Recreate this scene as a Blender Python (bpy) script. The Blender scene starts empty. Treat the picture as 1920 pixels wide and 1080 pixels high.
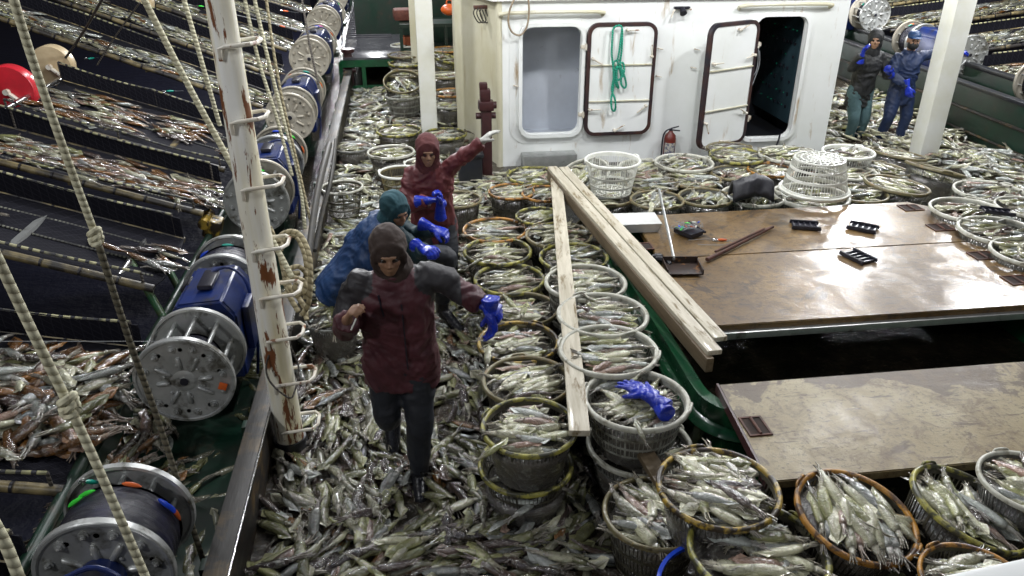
import bpy, bmesh, math, random
import numpy as np
from mathutils import Vector, Matrix, Euler, noise
R = math.radians
rnd = random.Random(7)
rs = np.random.RandomState(7)
SC = bpy.context.scene
COL = SC.collection

# ------------------------------------------------------------------ camera, world, lamps
CAMH, PITCH, YAW, FPX = 3.2, 26.7, 7.5, 1440.0
cam_d = bpy.data.cameras.new('camera'); cam = bpy.data.objects.new('camera', cam_d); COL.objects.link(cam)
cam.location = (0, 0, CAMH); cam.rotation_euler = (R(90 - PITCH), 0, R(-YAW))
cam_d.sensor_width = 36; cam_d.lens = 36 * FPX / 1920; cam_d.clip_end = 2000; cam_d.clip_start = .05
SC.camera = cam
W = bpy.data.worlds.new("World"); SC.world = W; W.use_nodes = True
wn = W.node_tree; wn.nodes.clear()
wo = wn.nodes.new('ShaderNodeOutputWorld'); wb = wn.nodes.new('ShaderNodeBackground'); wk = wn.nodes.new('ShaderNodeTexSky')
wk.sky_type = 'NISHITA'; wk.sun_disc = False; wk.sun_elevation = R(-4); wk.sun_rotation = R(200)
wb.inputs['Strength'].default_value = 1.5
wn.links.new(wk.outputs[0], wb.inputs[0]); wn.links.new(wb.outputs[0], wo.inputs[0])
SC.view_settings.view_transform = 'Standard'; SC.view_settings.look = 'None'
SC.view_settings.exposure = 0.15; SC.view_settings.gamma = 1.0; SC.view_settings.use_curve_mapping = False

def lamp(name, p, power, col=(.975, .985, 1.), size=.14):
    l = bpy.data.lights.new(name, 'POINT'); l.energy = power; l.color = col; l.shadow_soft_size = size
    o = bpy.data.objects.new(name, l); COL.objects.link(o); o.location = p
    return o
# the squid lamps hung over the boat, all above the picture
def mirrored(px, py, z, top):
    """where a lamp of the rig hangs whose glare lies on the wet plate at this point"""
    yw, pt = R(YAW), R(PITCH); f = np.array([math.sin(yw) * math.cos(pt), math.cos(yw) * math.cos(pt), -math.sin(pt)]); r = np.array([math.cos(yw), -math.sin(yw), 0.]); u = np.cross(r, f)
    d = f * FPX + r * (px - 960) - u * (py - 540); k = (CAMH - z) / -d[2]; s = k * (1 + (top - z) / (CAMH - z)); return (float(d[0] * s), float(d[1] * s), top)
for p, e in [((-1.3, 8.2, 4.3), 270), ((-1.3, 11.4, 4.4), 340), ((-1.4, 15.0, 4.6), 420), ((.9, 6.6, 4.6), 240),
             ((3.2, 7.0, 4.4), 310), ((5.4, 7.6, 4.4), 330), ((-2.6, 4.6, 4.6), 90), ((-.1, 5.6, 4.9), 110), ((3.6, 2.9, 4.4), 130), ((-3.6, .6, 3.9), 240), ((2.4, -1.0, 4.6), 80), ((-.7, 19.5, 4.4), 700),
             ((-5.2, 7.5, 5.0), 110)]:
    lamp('fishing_lamp', p, e)
for px, py, e, s in ((1600, 415, 420, .18), (1655, 500, 110, .18), (1860, 575, 330, .18), (1790, 462, 110, .18), (1560, 395, 260, .18)):
    lamp('fishing_lamp', mirrored(px, py, .6, 3.5), e, size=s)
lamp('fishing_lamp', (-1.25, 27.5, 3.6), 1500, size=.4)
lamp('fishing_lamp', (-1.25, 33, 3.2), 1500, size=.4)

# ------------------------------------------------------------------ picture point to world helpers
_p, _y = R(PITCH), R(YAW)
_f = np.array([math.sin(_y) * math.cos(_p), math.cos(_y) * math.cos(_p), -math.sin(_p)])
_r = np.array([math.cos(_y), -math.sin(_y), 0.]); _u = np.cross(_r, _f); _C = np.array([0, 0, CAMH])
def _ray(px, py): return _f * FPX + _r * (px - 960) - _u * (py - 540)
def atz(px, py, z=0.):
    d = _ray(px, py); return _C + d * ((z - CAMH) / d[2])
def atY(px, py, Y):
    d = _ray(px, py); return _C + d * (Y / d[1])
def atX(px, py, X):
    d = _ray(px, py); return _C + d * (X / d[0])

# ------------------------------------------------------------------ tagging
def tag(o, label=None, cat=None, group=None, kind=None):
    if label: o['label'] = label
    if cat: o['category'] = cat
    if group: o['group'] = group
    if kind: o['kind'] = kind
    return o
def empty(name, loc, label, cat, group=None, rz=0):
    o = bpy.data.objects.new(name, None); COL.objects.link(o); o.location = loc; o.rotation_euler = (0, 0, rz)
    o.empty_display_size = .05
    return tag(o, label, cat, group)
def copy_tree(o, parent=None):
    c = o.copy(); COL.objects.link(c); c.parent = parent
    for ch in list(o.children): copy_tree(ch, c)
    return c

# ------------------------------------------------------------------ materials
def new_mat(name):
    m = bpy.data.materials.new(name); m.use_nodes = True
    nt = m.node_tree; b = nt.nodes['Principled BSDF']
    return m, nt, b
def N(nt, t, **kw):
    n = nt.nodes.new(t)
    for k, v in kw.items(): setattr(n, k, v)
    return n
def ramp(nt, src, stops):
    r = N(nt, 'ShaderNodeValToRGB'); e = r.color_ramp.elements
    while len(e) < len(stops): e.new(.5)
    for el, (p, c) in zip(e, stops):
        el.position = p; el.color = (c, c, c, 1) if isinstance(c, (int, float)) else (*c, 1)
    nt.links.new(src, r.inputs[0]); return r.outputs[0]
def noise_t(nt, vec, scale, detail=5, rough=.6, dist=0.):
    n = N(nt, 'ShaderNodeTexNoise'); n.inputs['Scale'].default_value = scale; n.inputs['Detail'].default_value = detail
    n.inputs['Roughness'].default_value = rough; n.inputs['Distortion'].default_value = dist
    nt.links.new(vec, n.inputs['Vector']); return n.outputs['Fac']
def mixc(nt, fac, a, b, mode='MIX'):
    m = N(nt, 'ShaderNodeMix', data_type='RGBA', blend_type=mode)
    for s, v in ((0, fac), (6, a), (7, b)):
        if isinstance(v, (int, float)): m.inputs[s].default_value = v
        elif isinstance(v, tuple): m.inputs[s].default_value = (*v, 1)
        else: nt.links.new(v, m.inputs[s])
    return m.outputs[2]
def coords(nt, stretch=(1, 1, 1), kind='Object'):
    tc = N(nt, 'ShaderNodeTexCoord'); mp = N(nt, 'ShaderNodeMapping'); mp.inputs['Scale'].default_value = stretch
    nt.links.new(tc.outputs[kind], mp.inputs[0]); return mp.outputs[0]
def geo(nt): return N(nt, 'ShaderNodeNewGeometry').outputs['Position']
def bump(nt, b, src, strength=.3, dist=.01):
    n = N(nt, 'ShaderNodeBump'); n.inputs['Strength'].default_value = strength; n.inputs['Distance'].default_value = dist
    nt.links.new(src, n.inputs['Height']); nt.links.new(n.outputs[0], b.inputs['Normal']); return n
def pmat(name, base, alt=None, stain=None, scale=6., stain_scale=3., stain_lo=.55, stain_hi=.65, rough=.5, rough2=None, metal=0.,
         bmp=.15, bdist=.004, stretch=(1, 1, 1), stain_stretch=(1, 1, 1), coat=0., wpos=False):
    m, nt, b = new_mat(name)
    v = geo(nt) if wpos else coords(nt, stretch)
    n1 = noise_t(nt, v, scale)
    alt = alt or tuple(c * .7 for c in base)
    c = mixc(nt, ramp(nt, n1, [(.35, 0.), (.65, 1.)]), base, alt)
    rr = ramp(nt, n1, [(.3, rough), (.7, rough if rough2 is None else rough2)])
    if stain:
        sv = coords(nt, stain_stretch)
        if wpos:
            mp = N(nt, 'ShaderNodeMapping'); mp.inputs['Scale'].default_value = stain_stretch; nt.links.new(geo(nt), mp.inputs[0]); sv = mp.outputs[0]
        s = ramp(nt, noise_t(nt, sv, stain_scale, 8, .65, .3), [(stain_lo, 0.), (stain_hi, 1.)])
        c = mixc(nt, s, c, stain)
    nt.links.new(c, b.inputs['Base Color']); nt.links.new(rr, b.inputs['Roughness'])
    b.inputs['Metallic'].default_value = metal
    if coat: b.inputs['Coat Weight'].default_value = coat; b.inputs['Coat Roughness'].default_value = .08
    if bmp: bump(nt, b, noise_t(nt, v, scale * 5, 4), bmp, bdist)
    return m
M = {}
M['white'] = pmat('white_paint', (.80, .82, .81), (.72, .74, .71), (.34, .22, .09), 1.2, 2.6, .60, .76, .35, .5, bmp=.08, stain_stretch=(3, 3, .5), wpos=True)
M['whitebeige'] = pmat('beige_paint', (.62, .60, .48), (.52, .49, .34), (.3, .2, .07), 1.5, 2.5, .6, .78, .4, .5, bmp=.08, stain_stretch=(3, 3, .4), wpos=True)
M['pole'] = pmat('rusty_white_paint', (.84, .84, .80), (.70, .64, .42), (.17, .06, .02), 1.6, 4.2, .565, .59, .35, .5, bmp=.2, stretch=(5, 5, .35), stain_stretch=(3.4, 3.4, .6))
M['post'] = pmat('post_paint', (.80, .81, .77), (.72, .72, .62), (.35, .26, .1), 2.5, 2.0, .66, .75, .4, bmp=.1, stain_stretch=(3, 3, .6))
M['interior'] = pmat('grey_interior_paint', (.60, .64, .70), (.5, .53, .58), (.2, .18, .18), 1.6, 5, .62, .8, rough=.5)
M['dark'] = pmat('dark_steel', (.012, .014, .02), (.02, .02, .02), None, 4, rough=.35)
M['gasket'] = pmat('black_rubber', (.015, .013, .02), (.05, .02, .015), None, 5, rough=.5)
M['rust'] = pmat('rust', (.10, .035, .02), (.045, .02, .015), None, 12, rough=.7, bmp=.4)
M['rodpaint'] = pmat('chipped_white_rod', (.66, .64, .56), (.56, .5, .4), (.2, .08, .03), 9, 14, .56, .62, .4, bmp=.2)
M['steel'] = pmat('galvanised_steel', (.50, .51, .50), (.36, .37, .36), (.12, .11, .09), 7, 5, .58, .72, .32, .5, .75, bmp=.12)
M['alu'] = pmat('brushed_aluminium', (.74, .75, .73), (.62, .63, .60), (.3, .27, .2), 5, 4, .6, .75, .3, .45, .2, bmp=.05)
M['chrome'] = pmat('bright_steel_bar', (.62, .62, .62), (.42, .42, .42), None, 15, rough=.18, rough2=.35, metal=1.)
M['disc'] = pmat('cast_alloy_flange', (.50, .51, .50), (.34, .35, .34), (.11, .105, .085), 6, 7, .52, .66, .3, .5, .55, bmp=.25)
M['discdirty'] = pmat('dirty_alloy_flange', (.46, .43, .36), (.34, .31, .25), (.15, .12, .08), 6, 6, .55, .7, .45, .6, .3, bmp=.15)
M['blue'] = pmat('blue_enamel', (.004, .018, .115), (.003, .010, .055), (.012, .012, .02), 3, 5, .54, .64, .3, .45, bmp=.15)
M['green'] = pmat('green_gloss_paint', (.008, .085, .03), (.006, .05, .022), (.02, .025, .012), 3, 4, .6, .75, .16, .3, bmp=.15, coat=.4)
M['greendark'] = pmat('dark_green_paint', (.006, .03, .018), (.01, .018, .012), (.03, .025, .015), 3, 5, .58, .7, .3, .5, bmp=.2)
M['greenpipe'] = pmat('mossy_green_paint', (.015, .10, .04), (.05, .075, .03), (.10, .09, .04), 14, 9, .55, .65, .4, bmp=.3)
M['timber'] = pmat('wet_timber_rail', (.085, .052, .014), (.028, .018, .008), (.010, .008, .006), 3, 4, .40, .50, .45, .6, bmp=.4, stretch=(4, .6, 4))
M['plank'] = pmat('weathered_plank', (.56, .52, .42), (.40, .36, .27), (.16, .115, .05), 3, 4.2, .54, .66, .5, .65, bmp=.3, stretch=(9, .9, 9), stain_stretch=(4, .9, 4), coat=.1)
M['plankdark'] = pmat('brown_plank', (.15, .11, .065), (.09, .065, .035), (.04, .03, .015), 3, 3.2, .58, .7, .5, .65, bmp=.3, stretch=(9, .9, 9))
M['pit'] = pmat('recess_shadow_paint', (.012, .008, .006), (.03, .015, .01), None, 20, rough=.9, bmp=0)
M['black'] = pmat('black_plastic', (.012, .012, .018), (.02, .02, .03), None, 10, rough=.3)
M['maroon'] = pmat('maroon_red_oxide', (.05, .014, .015), (.03, .01, .012), None, 8, rough=.4)
M['red'] = pmat('red_plastic', (.60, .02, .035), (.42, .02, .03), (.2, .03, .03), 5, 4, .62, .8, .28, bmp=.06)
M['beige'] = pmat('beige_plastic', (.52, .42, .26), (.40, .31, .18), (.2, .12, .06), 6, 4, .58, .75, .4, bmp=.1)
M['orange'] = pmat('orange_plastic', (.75, .13, .02), (.5, .1, .02), None, 6, rough=.4)
M['teal'] = pmat('teal_plastic', (.01, .33, .24), (.01, .25, .2), None, 6, rough=.35)
M['lime'] = pmat('lime_plastic', (.05, .75, .06), (.05, .6, .05), None, 6, rough=.35)
M['jigblue'] = pmat('blue_plastic', (.01, .07, .65), (.01, .05, .5), None, 6, rough=.35)
M['pink'] = pmat('pink_plastic', (.75, .06, .35), (.6, .05, .3), None, 6, rough=.35)
M['rubberglove'] = pmat('blue_rubber', (.01, .035, .42), (.008, .02, .28), None, 9, rough=.22, rough2=.35, bmp=.3)
M['glovewhite'] = pmat('white_cotton', (.5, .5, .47), (.36, .36, .33), None, 20, rough=.8)
M['whiteplastic'] = pmat('white_plastic', (.66, .68, .64), (.52, .53, .47), (.3, .26, .14), 6, 5, .62, .78, .38, bmp=.1)
M['line'] = pmat('clear_line', (.3, .32, .34), (.2, .2, .2), None, 6, rough=.2, bmp=0)
M['cable'] = pmat('dark_cable', (.05, .045, .035), (.03, .03, .03), None, 20, rough=.6)
M['hose'] = pmat('beige_hose', (.30, .24, .16), (.2, .15, .1), None, 10, rough=.5)
M['cardboard'] = pmat('orange_carton', (.35, .10, .04), (.25, .07, .03), None, 8, rough=.8)
M['bag'] = pmat('black_sack', (.012, .012, .016), (.02, .02, .025), None, 12, rough=.45, bmp=.5)
M['extred'] = pmat('dull_red_enamel', (.15, .022, .015), (.10, .02, .015), (.04, .015, .012), 6, 5, .6, .7, .35)
M['label'] = pmat('printed_label', (.55, .5, .36), (.18, .2, .28), (.1, .1, .15), 40, 30, .5, .55, .5, bmp=0)
def mth_(nt, a, b_):
    n = N(nt, 'ShaderNodeMath', operation='ADD'); nt.links.new(a, n.inputs[0]); nt.links.new(b_, n.inputs[1]); return n.outputs[0]
def hatch_mat(name, base, alt, stain, spots, dry=.5, wet=1., band=None):
    m, nt, b = new_mat(name)
    v = geo(nt)
    n1 = noise_t(nt, v, 1.1, 7, .65); n2 = noise_t(nt, v, 7, 8, .72, .9); n3 = noise_t(nt, v, 34, 6, .75); n5 = noise_t(nt, v, 2.6, 8, .7, .7)
    mp = N(nt, 'ShaderNodeMapping'); mp.inputs['Scale'].default_value = (4, 26, 5); mp.inputs['Rotation'].default_value = (0, 0, .5); nt.links.new(v, mp.inputs[0])
    n4 = noise_t(nt, mp.outputs[0], 1.5, 5, .6, .4)
    c = mixc(nt, ramp(nt, n1, [(.38, 0.), (.60, 1.)]), base, alt)
    n6 = noise_t(nt, v, 1.9, 7, .62, 1.4)
    c = mixc(nt, ramp(nt, n5, [(.52, 0.), (.66, .6)]), c, stain)
    if band:
        sy = N(nt, 'ShaderNodeSeparateXYZ'); nt.links.new(v, sy.inputs[0]); mr = N(nt, 'ShaderNodeMapRange'); mr.inputs[1].default_value = band[0]; mr.inputs[2].default_value = band[1]; mr.inputs[3].default_value = 0.; mr.inputs[4].default_value = .16
        nt.links.new(sy.outputs[1], mr.inputs[0]); n6 = mth_(nt, n6, mr.outputs[0])
    c = mixc(nt, ramp(nt, n6, [(.585, 0.), (.63, .85)]), c, spots)
    c = mixc(nt, ramp(nt, n2, [(.50, 0.), (.64, .8)]), c, stain)
    c = mixc(nt, ramp(nt, n3, [(.54, 0.), (.64, .75)]), c, spots)
    c = mixc(nt, ramp(nt, n4, [(.59, 0.), (.66, .8)]), c, spots)
    nt.links.new(c, b.inputs['Base Color']); b.inputs['Roughness'].default_value = dry
    ad = N(nt, 'ShaderNodeMath', operation='ADD'); nt.links.new(n3, ad.inputs[0]); nt.links.new(n2, ad.inputs[1])
    bn = bump(nt, b, ad.outputs[0], .35, .006)
    if wet:
        nt.links.new(ramp(nt, n5, [(.44, wet), (.56, wet * .12)]), b.inputs['Coat Weight']); nt.links.new(ramp(nt, n2, [(.35, .06), (.65, .22)]), b.inputs['Coat Roughness'])
        b2 = N(nt, 'ShaderNodeBump'); b2.inputs['Strength'].default_value = .22; b2.inputs['Distance'].default_value = .006; nt.links.new(n3, b2.inputs['Height']); nt.links.new(b2.outputs[0], b.inputs['Coat Normal'])
    return m
M['hatch'] = hatch_mat('wet_hatch_board', (.20, .118, .034), (.11, .060, .014), (.05, .025, .006), (.025, .014, .006))
M['hatch2'] = hatch_mat('scuffed_hatch_board', (.29, .245, .14), (.205, .155, .07), (.10, .06, .022), (.05, .026, .010), .5, .2, (3.35, 3.62))
def uvmat(name, fn):
    m, nt, b = new_mat(name); tc = N(nt, 'ShaderNodeTexCoord'); sp = N(nt, 'ShaderNodeSeparateXYZ'); nt.links.new(tc.outputs['UV'], sp.inputs[0])
    fn(nt, b, sp.outputs[0], sp.outputs[1], tc.outputs['UV']); return m
def mth(nt, op, a, b_=None):
    n = N(nt, 'ShaderNodeMath', operation=op)
    for i, v in enumerate((a, b_)):
        if v is None: continue
        if isinstance(v, (int, float)): n.inputs[i].default_value = v
        else: nt.links.new(v, n.inputs[i])
    return n.outputs[0]
def rope_fn(c1, c2, pitch, rough=.75, stain=None):
    def f(nt, b, u, v, uv):
        t = mth(nt, 'FRACT', mth(nt, 'ADD', mth(nt, 'MULTIPLY', u, 1 / pitch), mth(nt, 'MULTIPLY', v, 1.0)))
        w = mth(nt, 'SINE', mth(nt, 'MULTIPLY', t, math.pi))
        c = mixc(nt, ramp(nt, w, [(.1, 0.), (.7, 1.)]), c2, c1)
        g = noise_t(nt, geo(nt), 6, 6)
        c = mixc(nt, ramp(nt, g, [(.5, 0.), (.75, .6)]), c, stain or c2)
        nt.links.new(c, b.inputs['Base Color']); b.inputs['Roughness'].default_value = rough
        bump(nt, b, w, .8, .006)
    return f
M['rope'] = uvmat('beige_twisted_rope', rope_fn((.54, .52, .37), (.44, .41, .28), .03, stain=(.22, .19, .11)))
M['ropedirty'] = uvmat('dirty_twisted_rope', rope_fn((.36, .31, .19), (.18, .15, .08), .045))
M['ropelow'] = uvmat('soaked_twisted_rope', rope_fn((.13, .115, .075), (.05, .045, .03), .04))
M['ropedark'] = uvmat('dark_rope', rope_fn((.07, .06, .05), (.03, .025, .02), .03))
M['ropegreen'] = uvmat('green_rope', rope_fn((.01, .32, .20), (.005, .13, .09), .03, .6))
def band_fn(c1, c2, dark, pitch, duty):
    def f(nt, b, u, v, uv):
        t = mth(nt, 'FRACT', mth(nt, 'MULTIPLY', u, 1 / pitch))
        g = noise_t(nt, geo(nt), 9, 6)
        c = mixc(nt, ramp(nt, g, [(.4, 0.), (.62, 1.)]), c1, c2)
        g2 = noise_t(nt, geo(nt), 3, 5)
        c = mixc(nt, ramp(nt, g2, [(.44, 0.), (.58, .92)]), c, dark)
        c = mixc(nt, ramp(nt, t, [(duty, 0.), (duty + .04, 1.)]), c, dark)
        nt.links.new(c, b.inputs['Base Color']); b.inputs['Roughness'].default_value = .45
        bump(nt, b, ramp(nt, t, [(duty, 1.), (duty + .05, 0.)]), .8, .01)
    return f
M['pipewrap'] = uvmat('foam_wrapped_pipe', band_fn((.24, .19, .09), (.08, .065, .035), (.014, .013, .016), .26, .9))
M['beadrope'] = uvmat('bound_rail_rope', band_fn((.44, .42, .25), (.3, .29, .14), (.015, .015, .02), .075, .62))
def net_mat():
    m, nt, b = new_mat('black_netting'); p = geo(nt)
    mp = N(nt, 'ShaderNodeMapping'); mp.inputs['Scale'].default_value = (90, 90, 90); mp.inputs['Rotation'].default_value = (.5, .6, .78); nt.links.new(p, mp.inputs[0])
    s = N(nt, 'ShaderNodeSeparateXYZ'); nt.links.new(mp.outputs[0], s.inputs[0])
    a = mth(nt, 'ABSOLUTE', mth(nt, 'SINE', s.outputs[0])); c_ = mth(nt, 'ABSOLUTE', mth(nt, 'SINE', s.outputs[1]))
    k = mth(nt, 'MINIMUM', a, c_)
    c = mixc(nt, ramp(nt, k, [(.1, 1.), (.25, 0.)]), (.004, .004, .008), (.012, .012, .018))
    nt.links.new(c, b.inputs['Base Color']); b.inputs['Roughness'].default_value = .85; b.inputs['Specular IOR Level'].default_value = .2
    bump(nt, b, ramp(nt, k, [(.1, 1.), (.3, 0.)]), .5, .01); return m
M['net'] = net_mat()
def squid_mat():
    m, nt, b = new_mat('wet_squid_skin')
    at = N(nt, 'ShaderNodeAttribute'); at.attribute_name = 'Col'
    p = geo(nt)
    n1 = noise_t(nt, p, 46, 4, .62, 1.2); n2 = noise_t(nt, p, 200, 2, .5); n3 = noise_t(nt, p, 17, 3, .6, .6)
    c = mixc(nt, ramp(nt, n1, [(.5, 0.), (.75, .45)]), at.outputs['Color'], (.09, .055, .04))
    c = mixc(nt, ramp(nt, n2, [(.62, 0.), (.72, .3)]), c, (.07, .03, .03))
    c = mixc(nt, ramp(nt, n3, [(.55, 0.), (.8, .3)]), c, (.50, .53, .45))
    nt.links.new(c, b.inputs['Base Color'])
    nt.links.new(ramp(nt, n3, [(.3, .12), (.7, .26)]), b.inputs['Roughness'])
    b.inputs['Specular IOR Level'].default_value = .75
    b.inputs['Coat Weight'].default_value = 1.0; b.inputs['Coat Roughness'].default_value = .05
    ad = mth(nt, 'ADD', mth(nt, 'MULTIPLY', n1, .75), mth(nt, 'MULTIPLY', n3, 2.2)); bn = bump(nt, b, ad, .62, .009)
    nt.links.new(bn.outputs[0], b.inputs['Coat Normal'])
    return m
M['squid'] = squid_mat()
def sheet_mat():
    m, nt, b = new_mat('slimy_dark_deck'); p = geo(nt)
    n1 = noise_t(nt, p, 5, 6, .7, .5); n2 = noise_t(nt, p, 24, 6, .7, .8)
    c = mixc(nt, ramp(nt, n1, [(.4, 0.), (.65, 1.)]), (.022, .018, .014), (.045, .034, .022))
    c = mixc(nt, ramp(nt, n2, [(.55, 0.), (.72, .7)]), c, (.10, .09, .055))
    nt.links.new(c, b.inputs['Base Color']); b.inputs['Roughness'].default_value = .12
    bump(nt, b, n2, .6, .02); return m
M['slime'] = sheet_mat()
def basket_body_mat(name, c1, c2, st, lo=.5, hi=.62):
    return pmat(name, c1, c2, st, 9, 7, lo, hi, .35, .5, bmp=.2, coat=.15)
M['b_dark'] = basket_body_mat('blackened_basket_plastic', (.035, .032, .025), (.07, .065, .04), (.10, .09, .06), .58, .7)
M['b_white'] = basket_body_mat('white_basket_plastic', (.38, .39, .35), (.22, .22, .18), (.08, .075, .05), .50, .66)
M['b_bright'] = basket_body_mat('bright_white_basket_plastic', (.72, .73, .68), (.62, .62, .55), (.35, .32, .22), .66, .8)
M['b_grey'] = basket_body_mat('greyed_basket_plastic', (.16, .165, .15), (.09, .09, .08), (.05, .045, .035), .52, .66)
M['r_white'] = basket_body_mat('white_rim_plastic', (.50, .50, .44), (.36, .35, .28), (.14, .125, .08), .54, .70)
M['r_yellow'] = basket_body_mat('dirty_yellow_green_rim', (.36, .33, .06), (.20, .19, .05), (.04, .04, .022), .47, .56)
M['r_orange'] = basket_body_mat('dirty_orange_rim', (.46, .22, .03), (.26, .12, .02), (.06, .03, .015), .48, .58)
M['r_brown'] = basket_body_mat('brown_green_rim', (.17, .15, .07), (.10, .08, .04), (.22, .13, .04), .56, .68)
M['r_gold'] = basket_body_mat('mottled_gold_rim', (.46, .30, .04), (.2, .15, .04), (.03, .02, .012), .47, .54)
M['wet'] = pmat('wet_steel_walkway', (.10, .10, .11), (.05, .05, .06), None, 3, rough=.1, rough2=.3, bmp=.15, bdist=.006)
M['seam'] = pmat('sea_water', (.006, .007, .022), (.004, .005, .016), None, .5, rough=.5, bmp=.3, bdist=.2)

# ------------------------------------------------------------------ mesh builder
class G:
    def __init__(s): s.v = []; s.f = []; s.uv = []; s.mi = []
    def add(s, vs, fs, uv=None, mi=0):
        o = len(s.v); s.v += [tuple(map(float, q)) for q in vs]
        for k, f in enumerate(fs):
            s.f.append([i + o for i in f]); s.uv.append(uv[k] if uv else None); s.mi.append(mi)
        return s
    def box(s, c, d, rot=None, b=.0, mi=0, frame=None):
        bm = bmesh.new(); bmesh.ops.create_cube(bm, size=1)
        bmesh.ops.scale(bm, vec=d, verts=bm.verts)
        if b: bmesh.ops.bevel(bm, geom=bm.edges[:], offset=min(b, min(d) * .45), segments=2, affect='EDGES', profile=.6)
        m = Matrix.Translation(c)
        if rot is not None: m = m @ (rot if isinstance(rot, Matrix) else Euler(rot).to_matrix().to_4x4())
        bm.transform(m)
        bm.verts.index_update()
        s.add([q.co for q in bm.verts], [[q.index for q in f.verts] for f in bm.faces], mi=mi); bm.free(); return s
    def bar(s, p0, p1, w, h, b=.0, mi=0, up=(0, 0, 1)):
        p0, p1 = Vector(p0), Vector(p1); d = p1 - p0; L = d.length; y = d.normalized(); x = y.cross(Vector(up)).normalized(); z = x.cross(y)
        m = Matrix((x, y, z)).transposed().to_4x4()
        return s.box((p0 + p1) / 2, (w, L, h), m, b, mi)
    def tube(s, pts, rad, n=10, caps=True, mi=0, sub=0, elx=1.):
        P = [Vector(p) for p in pts]
        if sub: P = smooth_path(P, sub)
        m = len(P); rr = rad if isinstance(rad, (list, tuple)) else [rad] * m
        if len(rr) != m: rr = [float(q) for q in np.interp(np.linspace(0, 1, m), np.linspace(0, 1, len(rr)), rr)]
        t = (P[1] - P[0]).normalized(); a = t.orthogonal().normalized(); vs = []; u = 0; us = []
        for i in range(m):
            t2 = (P[min(i + 1, m - 1)] - P[max(i - 1, 0)]).normalized()
            a = (a - t2 * a.dot(t2)).normalized(); bb = t2.cross(a)
            if i: u += (P[i] - P[i - 1]).length
            us.append(u)
            for k in range(n):
                th = 2 * math.pi * k / n
                vs.append(P[i] + a * (math.cos(th) * rr[i] * elx) + bb * (math.sin(th) * rr[i]))
        fs = []; uv = []
        for i in range(m - 1):
            for k in range(n):
                k2 = (k + 1) % n
                fs.append([i * n + k, i * n + k2, (i + 1) * n + k2, (i + 1) * n + k])
                uv.append([(us[i], k / n), (us[i], (k + 1) / n), (us[i + 1], (k + 1) / n), (us[i + 1], k / n)])
        if caps:
            fs.append(list(range(n))[::-1]); uv.append(None); fs.append([(m - 1) * n + k for k in range(n)]); uv.append(None)
        return s.add(vs, fs, uv, mi)
    def cyl(s, p0, p1, r0, r1=None, n=20, mi=0): return s.tube([p0, p1], [r0, r0 if r1 is None else r1], n, True, mi)
    def lathe(s, prof, n=32, axis='Z', c=(0, 0, 0), mi=0, closed=False):
        vs = []; m = len(prof)
        for r, h in prof:
            for k in range(n):
                th = 2 * math.pi * k / n; x, y = r * math.cos(th), r * math.sin(th)
                q = (x, y, h) if axis == 'Z' else (x, h, y) if axis == 'Y' else (h, x, y)
                vs.append((q[0] + c[0], q[1] + c[1], q[2] + c[2]))
        fs = []
        for i in range(m if closed else m - 1):
            j = (i + 1) % m
            for k in range(n):
                k2 = (k + 1) % n; fs.append([i * n + k, i * n + k2, j * n + k2, j * n + k])
        return s.add(vs, fs, mi=mi)
    def ball(s, c, r, n=12, m=8, mi=0):
        rx, ry, rz = r if isinstance(r, (tuple, list)) else (r, r, r); vs = []
        for i in range(m + 1):
            ph = math.pi * i / m
            for k in range(n):
                th = 2 * math.pi * k / n; vs.append((c[0] + rx * math.sin(ph) * math.cos(th), c[1] + ry * math.sin(ph) * math.sin(th), c[2] - rz * math.cos(ph)))
        fs = [[i * n + k, i * n + (k + 1) % n, (i + 1) * n + (k + 1) % n, (i + 1) * n + k] for i in range(m) for k in range(n)]
        return s.add(vs, fs, mi=mi)
    def outline(s, pts, y0, y1, mi=0):
        """a closed outline of (x, z) points made into a slab between y0 and y1"""
        n = len(pts); vs = [(x, y0, z) for x, z in pts] + [(x, y1, z) for x, z in pts]
        fs = [list(range(n)), list(range(n, 2 * n))[::-1]] + [[i, i + n, (i + 1) % n + n, (i + 1) % n] for i in range(n)]
        return s.add(vs, fs, mi=mi)
    def ring(s, po, pi, y0, y1, mi=0):
        n = len(po); vs = [(x, y0, z) for x, z in po] + [(x, y0, z) for x, z in pi] + [(x, y1, z) for x, z in po] + [(x, y1, z) for x, z in pi]
        fs = []
        for i in range(n):
            j = (i + 1) % n
            fs += [[i, j, j + n, i + n], [i + 2 * n, i + 3 * n, j + 3 * n, j + 2 * n], [i, i + 2 * n, j + 2 * n, j], [i + n, j + n, j + 3 * n, i + 3 * n]]
        return s.add(vs, fs, mi=mi)
    def xf(s, m, start=0):
        for i in range(start, len(s.v)): s.v[i] = tuple(m @ Vector(s.v[i]))
        return s
    def build(s, name, mats, parent=None, smooth=True, angle=40, loc=None):
        me = bpy.data.meshes.new(name)
        off = Vector(parent.location) if (parent is not None and parent.parent is None and loc is None) else Vector((0, 0, 0))
        if parent is not None and parent.parent is not None and loc is None: off = Vector(parent.parent.location)
        if loc is not None: off = Vector(loc)
        me.from_pydata([tuple(Vector(q) - off) for q in s.v], [], s.f)
        if any(u is not None for u in s.uv):
            ul = me.uv_layers.new(name='UVMap'); fl = []
            for u, f in zip(s.uv, s.f): fl += [c for q in (u or [(0, 0)] * len(f)) for c in q]
            ul.data.foreach_set('uv', fl)
        for m in (mats if isinstance(mats, (list, tuple)) else [mats]): me.materials.append(m)
        me.polygons.foreach_set('material_index', s.mi)
        me.validate(); me.update()
        bm = bmesh.new(); bm.from_mesh(me); bmesh.ops.recalc_face_normals(bm, faces=bm.faces)
        if smooth:
            for f in bm.faces: f.smooth = True
            for e in bm.edges:
                if len(e.link_faces) == 2 and e.calc_face_angle(0) > R(angle): e.smooth = False
        bm.to_mesh(me); bm.free()
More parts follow.
